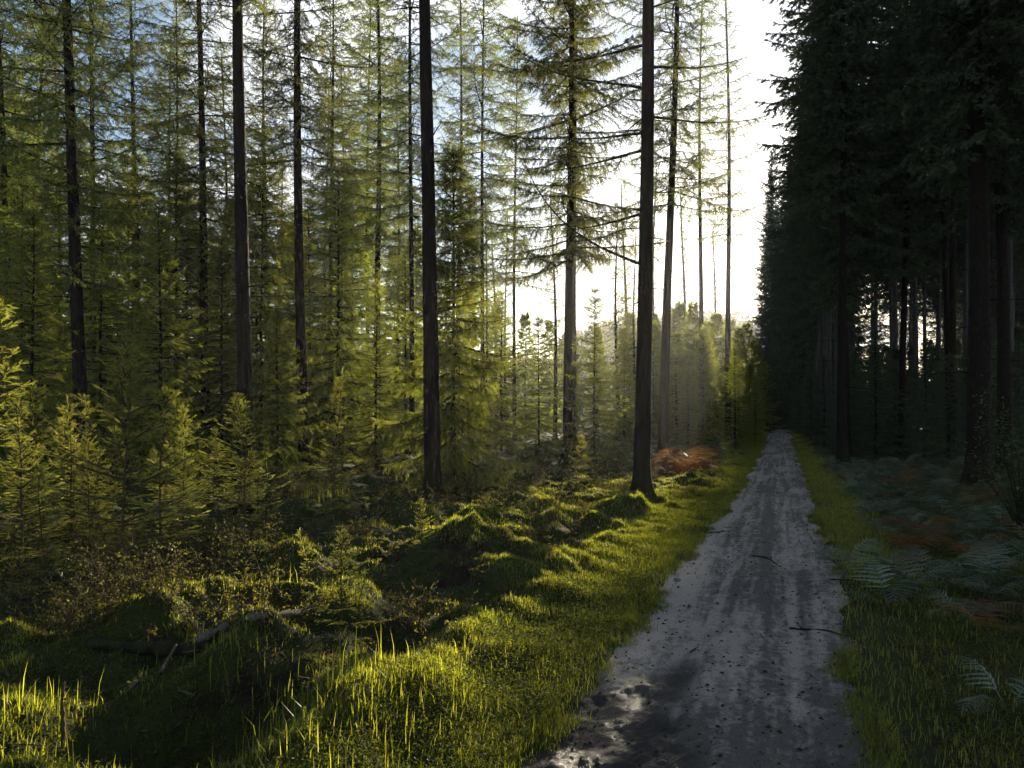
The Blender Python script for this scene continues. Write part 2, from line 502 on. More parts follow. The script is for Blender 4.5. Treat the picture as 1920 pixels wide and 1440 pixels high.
def crown(seed, H, h0, R, step, nb, sty, shape='cone', elev=(-12, 45), dead=0, leader=True, lead=.88, wood='twig', leaf='spruce', skip=.0, rad0=.0, gap=0.0, only=None):
    """needle crown (slot 0) with its limbs (slot 1), around a trunk on the z axis"""
    r = np.random.default_rng(seed); st = STY[sty] if isinstance(sty, str) else sty
    g = G(); PP = []; DD = []; SS = []; TT = []
    h = h0
    while h < H * .985:
        q = (h - h0) / (H - h0)
        if shape == 'cone':
            f = (1 - q) ** .85
        elif shape == 'column':
            f = (1 - q ** 2.2) ** .9 * (.55 + .45 * min(1, q / .25))
        else:
            f = (1 - q) ** .6 * (.75 + .25 * min(1, q / .2)) * r.uniform(.6, 1.2)
        az0 = r.uniform(0, 6.28)
        k = max(3, int(round(nb * r.uniform(.75, 1.2))))
        for i in range(k):
            if r.uniform() < skip:
                continue
            L = R * f * r.uniform(.42, 1.22) + .06 * R
            az = az0 + i * 2 * PI / k + r.uniform(-.35, .35)
            el = math.radians(elev[0] + (elev[1] - elev[0]) * q ** 1.3 + r.uniform(-7, 7))
            ax, lat, p, d, s, tn = branch(L, st, r)
            Rm = rotz(az) @ roty(el)
            off = np.array([0, 0, h + r.uniform(-.3, .3) * step])
            ax = ax @ Rm.T + off
            rb = .008 + .009 * L
            v, t = tube(ax, np.linspace(rb, .003, len(ax)), 4, False); g.add(v, t, 1, .4)
            a = lat[0] @ Rm.T + off; e = lat[1] @ Rm.T + off
            w = np.cross(e - a, np.array([0, 0, 1.])); w = nrm(w) * .006
            w2 = np.array([0, 0, .006])
            n_ = len(a); vv = np.stack([a - w, a + w, e, a - w2, a + w2], 1).reshape(-1, 3)
            b = (np.arange(n_) * 5)[:, None]
            tt = np.concatenate([b + np.array([[0, 1, 2]]), b + np.array([[3, 4, 2]])]); g.add(vv, tt, 1, .4)
            if gap:
                keep = r.uniform(size=len(p)) > gap
                p, d, s, tn = p[keep], d[keep], s[keep], tn[keep]
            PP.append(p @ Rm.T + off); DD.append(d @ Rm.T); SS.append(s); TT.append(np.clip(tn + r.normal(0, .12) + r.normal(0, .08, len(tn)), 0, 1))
        h += step * r.uniform(.75, 1.25) * (1 - .35 * q)
    if leader:
        nt = max(4, int((1 - lead) * 1.3 * H / st['sp'])); z = np.linspace(H * lead, H, nt)
        PP.append(np.stack([0 * z, 0 * z, z], -1)); DD.append(np.stack([r.normal(0, .35, nt), r.normal(0, .35, nt), np.ones(nt)], -1)); SS.append(np.full(nt, st['shoot'])); TT.append(np.full(nt, .9))
    P = np.concatenate(PP); D = np.concatenate(DD); S = np.concatenate(SS); T = np.concatenate(TT)
    tv, tt_ = TPL[st['tpl']]
    v, t = bake(tv, tt_, P, D, S, st['w'] * r.uniform(.8, 1.2, len(P)), r.uniform(0, 6.28, len(P)))
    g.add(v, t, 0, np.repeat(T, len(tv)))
    return g.mesh('crown', [M[leaf], M[wood]])


def trunk_mesh(seed, H, r_base, r_top, flare=.5, mat='bark', bend=.05, stubs=14, sides=20, stub_from=.1):
    """upright trunk from z=-0.3 to H, with a root flare, knots and broken branch stubs"""
    r = np.random.default_rng(seed); g = G()
    zz = np.concatenate([np.linspace(-.3, 1.2, 14), np.linspace(1.6, H, 34)])
    th = np.arange(sides) / sides * 2 * PI
    ph = r.uniform(0, 6.28, 4)
    rad = r_base + (r_top - r_base) * (np.clip(zz, 0, H) / H) ** .9
    cx = bend * np.sin(zz / H * 5 + ph[0]) * (zz / H); cy = bend * np.sin(zz / H * 4 + ph[1]) * (zz / H)
    fl = np.exp(-np.clip(zz + .05, 0, 9) / .22)
    lob = 1 + (.5 + .5 * np.cos(th * 4 + ph[2]) * .8 + .3 * np.cos(th * 7 + ph[3]))[None] * fl[:, None] * flare * 1.6
    ns = 1 + .05 * (vnoise(th[None] * 3 + 0 * zz[:, None], zz[:, None] * 2.2 + 0 * th[None], seed) - .5) * 2
    R = rad[:, None] * lob * ns
    v = np.stack([cx[:, None] + R * np.cos(th)[None], cy[:, None] + R * np.sin(th)[None], zz[:, None] + 0 * R], -1).reshape(-1, 3)
    n = len(zz); i = np.arange(n - 1)[:, None] * sides; j = np.arange(sides)[None]; k = (j + 1) % sides
    t = np.concatenate([np.stack([i + j, i + k, i + sides + k], -1).reshape(-1, 3), np.stack([i + j, i + sides + k, i + sides + j], -1).reshape(-1, 3)])
    g.add(v, t, 0)
    for _ in range(stubs):
        z = r.uniform(stub_from * H, .7 * H); a = r.uniform(0, 6.28); l = r.uniform(.06, .35) if r.uniform() < .7 else r.uniform(.5, 1.1)
        rr = np.interp(z, zz, rad)
        d = np.array([math.cos(a), math.sin(a), r.uniform(-.15, .3)])
        c = np.array([np.interp(z, zz, cx), np.interp(z, zz, cy), z])
        pts = np.stack([c + d * (rr * .7 + l * q) + np.array([0, 0, -.12 * l * q * q]) for q in np.linspace(0, 1, 4)])
        vv, tt = tube(pts, np.linspace(.016, .005, 4), 5); g.add(vv, tt, 0)
    return g.mesh('trunk', [M[mat]], True)


# -- prototypes
print('building prototypes')
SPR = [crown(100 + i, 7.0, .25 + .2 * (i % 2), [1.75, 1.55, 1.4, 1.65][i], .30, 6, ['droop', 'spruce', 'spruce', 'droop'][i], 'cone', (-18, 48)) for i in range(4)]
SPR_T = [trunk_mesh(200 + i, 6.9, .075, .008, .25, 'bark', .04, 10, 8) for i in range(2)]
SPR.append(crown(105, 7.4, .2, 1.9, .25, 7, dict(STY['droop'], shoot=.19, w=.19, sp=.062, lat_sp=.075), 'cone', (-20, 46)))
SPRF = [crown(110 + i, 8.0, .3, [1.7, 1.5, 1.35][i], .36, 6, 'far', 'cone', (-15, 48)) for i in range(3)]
SPR_SHADED = []  # same young crowns for shaded spots, the shade put into darker needle colour
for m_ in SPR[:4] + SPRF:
    c_ = m_.copy(); c_.materials[0] = M['dark_spruce']; SPR_SHADED.append(c_)
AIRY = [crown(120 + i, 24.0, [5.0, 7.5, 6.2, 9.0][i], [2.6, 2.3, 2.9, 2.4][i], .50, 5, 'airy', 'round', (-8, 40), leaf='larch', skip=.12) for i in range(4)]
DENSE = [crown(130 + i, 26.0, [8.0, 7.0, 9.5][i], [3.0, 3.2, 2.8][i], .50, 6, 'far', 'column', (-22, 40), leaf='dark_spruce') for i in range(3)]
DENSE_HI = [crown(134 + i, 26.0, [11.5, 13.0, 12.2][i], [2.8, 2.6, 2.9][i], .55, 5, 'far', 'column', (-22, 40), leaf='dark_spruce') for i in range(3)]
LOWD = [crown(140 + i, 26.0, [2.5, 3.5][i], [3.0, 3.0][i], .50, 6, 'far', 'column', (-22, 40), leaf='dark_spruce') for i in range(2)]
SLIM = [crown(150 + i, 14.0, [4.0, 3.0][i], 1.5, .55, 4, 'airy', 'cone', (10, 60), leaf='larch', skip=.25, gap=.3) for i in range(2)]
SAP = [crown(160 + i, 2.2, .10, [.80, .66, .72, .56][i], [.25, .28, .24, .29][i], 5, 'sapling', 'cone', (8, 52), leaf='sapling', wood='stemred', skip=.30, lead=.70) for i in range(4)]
SAP_T = [trunk_mesh(210 + i, 2.16, .018, .004, .1, 'stemred', .05, 0, 6) for i in range(2)]
TALL_T = [trunk_mesh(220 + i, 24.0, .16, .03, .7, 'bark', .2, 34, 20) for i in range(4)]
PALE_T = [trunk_mesh(230 + i, 26.0, .17, .03, .4, 'bark_pale', .12, 30, 14) for i in range(3)]


def tree(name, label, cat, X, Y, tm, cm, sc, tw=1.0, cs=(1, 1, 1), lean=(0, 0), rz=None, group=None, sink=0.0):
    """one tree: an Empty at its foot, one trunk and one crown; sc: (trunk length scale, crown scale z)"""
    o = thing(name, label, cat, (X, Y, tz(X, Y) - sink), group)
    o.rotation_euler = (lean[1], lean[0], random.uniform(0, 6.28) if rz is None else rz)
    o.rotation_mode = 'XYZ'
    put('trunk', tm, o, scale=(tw, tw, sc))
    put('crown', cm, o, scale=(cs[0] * sc, cs[1] * sc, cs[2] * sc))
    return o


def lean_tree(name, label, px0, py0, px1, py1, Z, w_px, tm, cm, sc=1.0, cs=(1, 1, 1), rz=0.0, group=None, w_y=600, base_r=.16, H=24.):
    """a tall tree whose trunk passes through two places of the photograph at distance Z"""
    z0 = None
    X0 = at(px0, Z); X1 = at(px1, Z); za, zb = zat(py0, Z), zat(py1, Z)
    sl = (X1 - X0) / (zb - za)                       # dx per metre up
    gz = tz(X0, Z); Xb = X0 + sl * (gz - za)
    gz = tz(Xb, Z)
    o = thing(name, label, 'tree', (Xb, Z, gz), group)
    o.rotation_euler = (0, math.atan(sl), 0)
    dia = w_px / F * Z; hh = zat(w_y, Z) - gz
    tap = 1 - (1 - .03 / .16) * (max(hh, 0) / H) ** .9
    tw = dia / 2 / (base_r * tap)
    t = put('trunk', tm, o, scale=(tw, tw, sc), rot=(0, 0, rz))
    c = put('crown', cm, o, scale=(cs[0], cs[1], cs[2] * sc), rot=(0, 0, rz))
    return o


print('placing trees')
# ------------------------------------------------------------------ the tall trunks of the left stand
T = TALL_T; A_ = AIRY
BROAD = crown(175, 24.0, 6.6, 3.3, .44, 5, dict(STY['airy'], w=.30, shoot=.29, sp=.07), 'round', (-10, 35), leaf='larch', skip=.15)
HIGH = [crown(170 + i, 24.0, [11.0, 12.0][i], [2.3, 2.6][i], .7, 4, 'airy', 'round', (-5, 40), leaf='larch', skip=.2, gap=.15) for i in range(2)]
lean_tree('conifer_tree', 'leaning dark conifer with drooping branches, the tall trunk farthest to the left', 150, 720, 116, 0, 18, 21, T[0], A_[0], rz=.4, w_y=500, cs=(1, 1, .95))
lean_tree('conifer_tree', 'thin grey conifer trunk partly veiled by branches left of the leaning dark conifer', 70, 600, 74, 60, 36, 10, T[1], A_[1], rz=1.0)
lean_tree('conifer_tree', 'slender conifer rising behind, just right of the leaning dark conifer', 250, 650, 253, 0, 33, 11, T[2], A_[3], rz=2.2)
lean_tree('conifer_tree', 'medium conifer with layered feathery branches, left of the thick dark trunk pair', 386, 790, 370, 50, 25, 15, T[3], A_[2], rz=.2, cs=(1, 1, .9))
lean_tree('conifer_tree', 'thick straight dark trunk, first of a close pair, rising behind the low saplings', 460, 830, 454, 0, 17.5, 26, T[0], HIGH[0], rz=3.0)
lean_tree('conifer_tree', 'dark trunk leaning slightly, second of a close pair left of the cross-tipped sapling', 571, 880, 553, 0, 22, 18, T[1], A_[3], rz=1.6)
lean_tree('conifer_tree', 'slim dark conifer with bare twigs against blue sky, left of the thickest middle trunk', 708, 680, 705, 0, 34, 12, T[2], A_[3], rz=4.0)
lean_tree('conifer_tree', 'thickest bare black trunk in the middle, standing beside the drooping spruce', 812, 950, 799, 0, 13.9, 28, T[3], HIGH[1], rz=5.2)
lean_tree('conifer_tree', 'thin conifer with short crown, right behind the thickest middle trunk', 860, 480, 863, 0, 40, 8.5, T[0], A_[1], rz=.8)
lean_tree('conifer_tree', 'dark conifer with broad needle-covered branches silhouetted against white sky', 1065, 870, 1067, 0, 25, 16, T[1], BROAD, rz=2.6)
lean_tree('conifer_tree', 'narrow conifer trunk half hidden behind the broad-branched dark conifer', 1076, 570, 1074, 0, 31, 9, T[2], A_[3], rz=3.9, cs=(.8, .8, 1))
flared = lean_tree('conifer_tree', 'thick black trunk with flared roots standing on the sunlit grass beside the path', 1202, 955, 1213, 0, 13.8, 26.5, T[0], HIGH[0], rz=4.4, w_y=500)
lean_tree('conifer_tree', 'smooth dark trunk leaning to the path, behind the reddish bracken', 1243, 850, 1262, 0, 27, 14.5, T[3], A_[3], rz=1.2, w_y=500, cs=(1.2, 1.2, 1))
lean_tree('conifer_tree', 'slim brown trunk with a tufted crown, glowing beside the sun gap', 1314, 740, 1316, 260, 52, 8, T[2], HIGH[1], rz=.6, cs=(1.2, 1.2, 1), sc=1.25)
lean_tree('conifer_tree', 'slim brown trunk closest to the bright sun gap, branches on one side', 1365, 700, 1362, 120, 50, 9, T[1], HIGH[0], rz=2.0, cs=(1.2, 1.2, .95), sc=1.25)
for px, py, Z, w, tm, cm, lab in [(910, 480, 45, 5, 0, 0, 'spindly young conifer with upswept bare twigs right of the thickest middle trunk'),
                                  (948, 560, 46, 4, 1, 1, 'faint spindly conifer with thin top before the white sky'),
                                  (1040, 580, 44, 6.5, 2, 0, 'thin conifer stem just left of the broad-branched dark conifer'),
                                  (1157, 620, 46, 6, 3, 1, 'thin grey conifer stem between two big black trunks, nearer the flared one'),
                                  (1190, 600, 52, 5, 0, 0, 'very thin conifer stem touching the edge of the flared black trunk')]:
    lean_tree('slim_conifer', lab, px, py, px + random.uniform(-5, 2), 250, Z, w, T[tm], SLIM[cm], rz=random.uniform(0, 6), sc=.58 if cm == 1 else .6, cs=(1, 1, 1.75), group='slim conifers in the sunlit stand')

for px, Z, w, sc in [(885, 52, 6, 1.0), (928, 58, 6, .9), (1172, 70, 6, 1.3), (1228, 60, 6, 1.2), (1283, 68, 6, 1.25), (1338, 74, 5, 1.1)]:
    lean_tree('slim_conifer', 'slim sparse conifer among others against the white sky behind the big black trunks', px, 600, px + random.uniform(-4, 4), 250, Z, w, random.choice(T), random.choice(SLIM), rz=random.uniform(0, 6), sc=sc * .72, cs=(1.25, 1.25, 1.75), group='slim conifers against the white sky')
# scraggy low limbs of the flared trunk
for i, (z, L, az, el) in enumerate([(4.2, 2.9, 180, 22), (5.15, 1.5, 176, -10), (6.3, 1.9, 185, -16), (6.6, 1.6, 170, 3), (7.4, 2.2, 190, 10), (8.2, 2.4, 165, -5), (7.8, 1.8, 10, 8), (6.9, 1.3, -8, -5)]):
    g = G(); rb = np.random.default_rng(700 + i)
    ax, lat, p, d, sx, tn = branch(L, dict(STY['airy'], lat_sp=.12, sp=.09, sag=.15, lift=.35 if i == 0 else .15, shoot=.2, ratio=.2, w=.2), rb)
    Rm = rotz(math.radians(az)) @ roty(math.radians(el)); off = np.array([0, 0, z])
    v, t = tube(ax @ Rm.T + off, np.linspace(.028, .005, len(ax)), 6, False); g.add(v, t, 1)
    a = lat[0] @ Rm.T + off; e = lat[1] @ Rm.T + off; n_ = len(a); b = (np.arange(n_) * 4)[:, None]
    vv = np.stack([a + (0, 0, .005), a - (0, 0, .005), e, a + (.0, .006, 0)], 1).reshape(-1, 3); g.add(vv, np.concatenate([b + np.array([[0, 1, 2]]), b + np.array([[1, 3, 2]])]), 1)
    kp = rb.uniform(size=len(p)) < (.55 if i == 0 else .9); tv, tt_ = TPL['thin']
    v, t = bake(tv, tt_, (p @ Rm.T + off)[kp], (d @ Rm.T)[kp], sx[kp], .2, rb.uniform(0, 6.28, kp.sum())); g.add(v, t, 0, np.repeat(tn[kp], len(tv)))
    put('branch', g.mesh('branch', [M['larch'], M['twig']]), flared)

# background conifers of the left stand
bg = 0
BGT = [(20, 24), (-60, 28), (110, 42), (170, 30), (310, 42), (335, 34), (425, 40), (500, 36), (525, 52), (610, 44), (655, 50), (745, 42), (765, 58), (885, 66),
              (30, 50), (200, 56), (280, 60), (400, 62), (470, 66), (580, 64), (690, 70),  (-20, 40), (-120, 36)]
CANOPY = [(772, 30), (905, 36), (690, 38), (965, 43), (620, 33)]
for px, Z in CANOPY:
    X = at(px, Z)
    tree('conifer_tree', 'slender conifer deep in the sunlit stand, one of its crowd of dim trunks', 'tree', X, Z, random.choice(T), A_[3] if px < 1000 else HIGH[px % 2], random.uniform(.95, 1.1), tw=.75, cs=(1.2, 1.2, 1), group='conifers deep in the sunlit stand')
for px, Z in BGT:
    X = at(px, Z)
    s = random.uniform(.78, 1.05)
    o = tree('conifer_tree', 'slender conifer deep in the sunlit stand, one of its crowd of dim trunks', 'tree', X, Z, random.choice(T), random.choice(A_), s, tw=random.uniform(.7, 1.0), cs=(1.35, 1.35, 1), lean=(random.uniform(-.02, .02), random.uniform(-.02, .02)), group='conifers deep in the sunlit stand')
    bg += 1

# ------------------------------------------------------------------ young spruces of the understorey
YS = [
    # px, Z, H, R-scale, proto, label
    (850, 15.2, 6.6, .88, 4, 'large young spruce with drooping fringed boughs beside the thickest middle trunk'),
    (634, 25, 9.8, 1.0, 3, 'bright bushy young spruce between the second pair trunk and the slim twiggy conifer'),
    (1115, 24, 5.6, 1.15, 1, 'sunlit young spruce standing between the broad-branched conifer and the flared trunk'),
    (1010, 27, 5.2, 1.1, 2, 'young spruce with outstretched sunlit tips left of the broad-branched conifer'),
    (705, 23, 5.6, 1.0, 2, 'dim young spruce at the foot of the slim twiggy conifer'),
    (520, 21, 4.6, 1.1, 0, 'dark young spruce filling the gap between the close trunk pair'),
    (940, 33, 7.0, .95, 1, 'young spruce rising pale green behind the drooping spruce'),
    (300, 17, 6.2, 1.0, 1, 'tall young spruce behind the sapling thicket, left of the layered conifer'),
    (60, 14, 5.4, 1.0, 2, 'leafy young spruce near the left edge behind the tallest sapling group'),
    (190, 20, 7.4, 1.0, 3, 'full young spruce just right of the leaning dark conifer'),
    (415, 24, 7.2, .95, 1, 'young spruce between the layered conifer and the thick straight trunk'),
    (-40, 18, 7.5, 1.0, 0, 'dense dark young spruce cut by the left edge of the photo'),
    (1290, 37, 3.9, 1.35, 1, 'small golden spruce behind the reddish bracken'),
    (1378, 35, 4.7, 1.25, 2, 'glowing spruce by the path below the brown trunk closest to the sun gap'),
    (1416, 42, 3.9, 1.0, 0, 'dark pointed little spruce at the very edge of the path verge'),
    (1330, 46, 6.0, 1.1, 2, 'golden spruce between the two slim brown trunks'),
    (1262, 44, 7.6, 1.0, 1, 'tall hazy spruce just right of the trunk that leans to the path'),
]
for px, Z, H, rs, k, lab in YS:
    X = at(px, Z)
    tree('young_spruce', lab, 'young tree', X, Z, SPR_T[k % 2], SPR[k], H / 7.0, tw=.9 * H / 7, cs=(rs, rs, 1))
for px, Z, H in [(1300, 56, 9.2), (1345, 60, 9.0), (1385, 57, 7.6), (1400, 66, 8.6), (1275, 64, 9.8), (1225, 50, 8.0), (1170, 44, 6.4), (1330, 72, 10), (1370, 76, 10), (1235, 68, 9.0), (1180, 58, 8.5), (1315, 66, 9),
                 (1070, 42, 6.5), (1120, 52, 7.5), (985, 46, 7.5), (930, 50, 8), (880, 44, 8), (780, 36, 7.2), (740, 46, 8.5), (660, 34, 8), (580, 32, 8), (540, 42, 9), (480, 30, 7), (440, 36, 7.5),
                 (350, 30, 8.5), (370, 44, 8), (260, 28, 8), (220, 36, 9), (150, 27, 8), (110, 33, 9), (30, 30, 9), (-10, 25, 8), (0, 44, 10), (80, 54, 10), (180, 48, 10), (300, 52, 10), (640, 56, 10), (830, 52, 9), (1030, 60, 8.5), (1420, 70, 7.5), (1405, 50, 5.0), (1268, 40, 6.0), (1318, 44, 6.0), (1225, 41, 6)]:
    far = Z > 34
    H = H * (random.uniform(1.25, 1.6) if px < 850 else random.uniform(.95, 1.1))
    k = random.randrange(3)
    tree('young_spruce', 'young spruce in the crowded sunlit understorey behind the front trunks', 'young tree', at(px, Z), Z, random.choice(SPR_T), (SPRF if far else SPR)[k], (H / 8.0 if far else H / 7.0), tw=1.0, cs=(1.05, 1.05, 1) if px < 1200 else (1.3, 1.3, 1), group='young spruces of the understorey')
for px, Z in [(40, 22), (330, 25), (240, 31), (490, 27), (640, 29), (-30, 33), (560, 37), (100, 38), (760, 31)]:
    tree('young_spruce', 'young spruce in the crowded sunlit understorey behind the front trunks', 'young tree', at(px, Z), Z, random.choice(SPR_T), random.choice(SPR), random.uniform(8.5, 12) / 7.0, tw=1.1, cs=(1, 1, 1), group='young spruces of the understorey')

# ------------------------------------------------------------------ saplings in the clearing
SP = [
    # px, base y, top y, proto, width, lean, label
    (232, 1050, 640, 0, 1.1, 0, 'tall lit sapling with a long bare leader in the middle of the left thicket'),
    (300, 1040, 715, 1, 1.15, .02, 'lit sapling with rising side shoots, right of the tallest thicket sapling'),
    (42, 1045, 745, 2, 1.0, -.06, 'sapling with a bare crooked stem near the left edge of the photo'),
    (134, 1010, 745, 1, .95, 0, 'dim sapling between the crooked stem and the tallest thicket sapling'),
    (168, 1000, 745, 3, .9, 0, 'narrow sapling just left of the tallest thicket sapling'),
    (458, 965, 755, 3, 1.1, 0, 'small sapling with tufted tiers standing before the thick straight trunk'),
    (482, 965, 860, 1, .9, .03, 'shorter sapling close beside the tufted tiered one'),
    (400, 940, 800, 2, .9, 0, 'spindly dim sapling left of the tufted tiered one'),
    (641, 925, 692, 1, 1.0, 0, 'sapling with a cross-shaped tip before the bushy spruce'),
    (640, 1172, 985, 0, 1.1, 0, 'low bushy sapling on a mossy hump in the open clearing'),
    (612, 1168, 985, 3, .8, -.3, 'leaning sapling stem beside the low bushy one on the mossy hump'),
    (672, 1180, 1060, 1, .8, .1, 'tiny sapling at the right side of the low bushy one'),
    (-35, 1000, 560, 2, 1.2, .05, 'tall bright sapling whose branch tips reach in at the left edge'),
    (85, 1110, 880, 3, .9, .03, 'small feathery sapling low in the dark corner of the thicket'),
    (345, 1010, 800, 0, .9, 0, 'bushy half-lit sapling at the right end of the thicket'),
    (790, 1030, 930, 2, 1.0, 0, 'tiny sapling in the sunlit grass below the thickest middle trunk'),
    (1090, 905, 810, 1, 1.2, 0, 'pale little spruce at the foot of the broad-branched conifer'),
    (560, 935, 850, 1, 1.1, 0, 'faint small sapling in shade below the second pair trunk'),
]
for px, by, ty, k, ws, ln, lab in SP:
    X, Z = hit(px, by); gz = tz(X, Z)
    Hh = max(.3, zat(ty, Z) - gz); s = Hh / 2.2
    o = thing('spruce_sapling', lab, 'sapling', (X, Z, gz - .02))
    o.rotation_euler = (random.uniform(-.04, .04), ln, random.uniform(0, 6.28) if abs(ln) < .1 else 0)
    put('stem', SAP_T[k % 2], o, scale=(max(s, .5), max(s, .5), s))
    put('foliage', SAP[k], o, scale=(s * ws, s * ws, s))
for i in range(34):
    px = random.choice([random.uniform(-20, 380), random.uniform(-20, 700)]); Z = random.uniform(8.5, 15)
    X = at(px, Z); Hh = random.uniform(.7, 2.0)
    o = thing('spruce_sapling', 'half-lit spruce sapling crowded in the thicket below the front trunks', 'sapling', (X, Z, tz(X, Z) - .02), 'saplings crowded in the thicket')
    o.rotation_euler = (random.uniform(-.08, .08), random.uniform(-.08, .08), random.uniform(0, 6.28))
    s = Hh / 2.2; k = random.randrange(4)
    put('stem', SAP_T[k % 2], o, scale=(s, s, s)); put('foliage', SAP[k], o, scale=(s * 1.1, s * 1.1, s))

# ------------------------------------------------------------------ the dark plantation right of the path
def right_tree(o_off, Z, label, group=None, tw=1.0, low=False, s=1.0, cs=1.0, pale=True, hi=False):
    X = PT * Z + o_off
    return tree('spruce_tree', label, 'tree', X, Z, random.choice(PALE_T if pale and Z > 34 else TALL_T), random.choice(LOWD if low else DENSE_HI if hi else DENSE), s, tw=tw, cs=(cs, cs, 1), lean=(random.uniform(-.012, .012), random.uniform(-.012, .012)), group=group)


right_tree(at(1832, 18.3) - PT * 18.3, 18.3, 'thickest black spruce trunk rising from the ferns in the shade', tw=1.75, pale=False)
right_tree(at(1882, 23) - PT * 23, 23, 'dark spruce trunk just behind the thickest one in the shade', tw=1.3, pale=False)
right_tree(at(1690, 33) - PT * 33, 33, 'dark slim spruce trunk standing where the ferns end', tw=1.0, pale=False)
PL = 'tall spruce of the dark plantation beside the path, one of its many grey trunks'
PG = 'spruces of the dark plantation'
for row, (oo, z0, z1, dz) in enumerate([(2.5, 27, 66, 4.6), (6.6, 28, 72, 4.6), (10.0, 25, 76, 4.8), (13.5, 36, 84, 5.0), (17.5, 46, 90, 5.5), (22, 58, 95, 5), (27, 70, 104, 5), (33, 84, 112, 6)]):
    z = z0
    while z < z1:
        right_tree(oo + random.uniform(-.5, .5), z + random.uniform(-1, 1), PL, PG, tw=random.uniform(.8, 1.1), s=random.uniform(.92, 1.04), hi=0 < row < 5)
        z += dz
# nearer big ones outside or at the frame edge that close the canopy
for oo, Z in [(5.8, 12), (8.5, 15.5), (9.5, 20), (7.6, 9), (12, 29)]:
    right_tree(oo, Z, PL, PG, tw=1.1)
for k in range(9):
    right_tree(9 + 3.6 * k + random.uniform(-.8, .8), 100 + 5 * (k % 3), PL, PG, low=True, tw=.9)
# the end of the path: a wall of trees
for oo, Z, lo in [(.9, 77, 1), (-1.1, 81, 2), (2.6, 75, 1), (1.0, 86, 1), (4.2, 79, 1), (-1.25, 88, 2), (2.4, 92, 1), (5.5, 88, 1), (.5, 94, 1), (7.5, 82, 1), (7, 94, 1), (-1.4, 98, 2)]:
    right_tree(oo, Z, 'dark spruce with low boughs closing off the far end of the path', 'spruces at the far end of the path', low=True, s=random.uniform(.9, 1.05) if lo == 1 else 1.16, cs=1.0 if lo == 1 else .70)
for px, Z, H in [(1452, 76, 5), (1462, 79, 6), (1472, 77, 5), (1482, 80, 6), (1443, 80, 7), (1432, 78, 6), (1466, 84, 7), (1456, 88, 8), (1476, 90, 8)]:
    tree('young_spruce', 'young spruce in the dark thicket where the path ends', 'young tree', at(px, Z), Z, random.choice(SPR_T), random.choice(SPR_SHADED[4:]), H / 8, tw=.9, cs=(1.5, 1.5, 1), group='young spruces where the path ends')
for oo, Z in [(1.6, 66), (1.0, 71), (1.9, 60)]:
    right_tree(oo, Z, PL, PG, low=True, cs=1.05)
for px, Z, H, k, lab in [(1545, 38, 4.6, 1, 'dim green spruce crowding the path verge on the shaded side'), (1590, 33, 4.4, 0, 'shaded spruce behind the first ferns'), (1642, 31, 5.2, 2, 'pointed shaded spruce with a visible thin stem, left of the dark slim trunk'),
                         (1520, 46, 4.6, 3, 'little dark spruce farthest along the shaded verge'), (1735, 30, 4.5, 1, 'dark low spruce between the slim trunk and the thickest trunk'), (1780, 26, 3.8, 0, 'shadowy spruce close left of the thickest trunk')]:
    tree('young_spruce', lab, 'young tree', at(px, Z), Z, SPR_T[k % 2], SPR_SHADED[k], H / 7.0, tw=.9, cs=(1.5, 1.5, 1))
for px, Z, H in [(1500, 55, 4.0), (1495, 64, 4), (1560, 48, 4.5), (1600, 42, 5), (1680, 40, 5), (1750, 37, 5), (1820, 32, 4.5), (1890, 28, 4), (1950, 24, 4), (1640, 50, 6), (1700, 55, 6.5), (1850, 42, 6), (1910, 38, 6), (1600, 62, 6), (1660, 64, 7), (1740, 58, 7), (1790, 52, 6.5), (1830, 60, 7), (1880, 55, 7), (1920, 48, 6), (1770, 66, 7), (1560, 66, 6)]:
    k = random.randrange(3)
    tree('young_spruce', 'young spruce in deep shade under the plantation trees', 'young tree', at(px, Z), Z, random.choice(SPR_T), SPR_SHADED[4 + k], H / 8, tw=.9, cs=(1.5, 1.5, 1), group='young spruces in the shade')

# ------------------------------------------------------------------ ferns


def frond_mesh(seed, leaf, L=.8):
    r = np.random.default_rng(seed); g = G()
    t = np.linspace(0, 1, 14)

    def A(t):
        return np.stack([L * (t - .18 * t ** 3), .04 * L * np.sin(t * 3 + seed), L * (.62 * t - .62 * t ** 2.3)], -1)
    v, tt = tube(A(t), np.linspace(.006, .0015, 14), 4, False); g.add(v, tt, 0, .3)
    n = 12
    for i in range(n):
        ti = .22 + .77 * i / n
        a = A(np.array([ti]))[0]; tg = nrm(A(np.array([ti + .02]))[0] - a)
        pl = L * .44 * (1 - ti) ** .85 * min(1, (ti - .1) / .22) * r.uniform(.85, 1.1) + .015
        side = np.cross(np.array([0, 0, 1.]), tg); side = nrm(side)
        for sg in (1, -1):
            d = nrm(side * sg + tg * .45 + np.array([0, 0, r.uniform(-.35, -.05)]))
            w = nrm(np.cross(d, np.cross(tg, side)))          # along the frond
            m = max(5, int(pl / .016))
            q = np.linspace(0.03, 1, m)
            # leaflets either side of the pinna midrib
            ctr = a + d * (pl * q)[:, None] + np.array([0, 0, -1.]) * (pl * .25 * q ** 2)[:, None]
            lw = (.021 * (1 - .8 * q) * (pl / .25) ** .5 + .003) * r.uniform(.75, 1.15, m)
            stp = pl / m
            for s2 in (1, -1):
                b0 = ctr; b1 = ctr + d * stp * 1.35; tip = ctr + d * stp * 1.15 + w * (s2 * lw)[:, None] + np.array([0, 0, -.15]) * lw[:, None]
                vv = np.stack([b0, b1, tip], 1).reshape(-1, 3)
                g.add(vv, np.arange(m * 3).reshape(-1, 3), 0, np.clip(.5 + r.normal(0, .15) + .2 * np.repeat(q, 3), 0, 1))
    return g.mesh('frond', [M[leaf]])


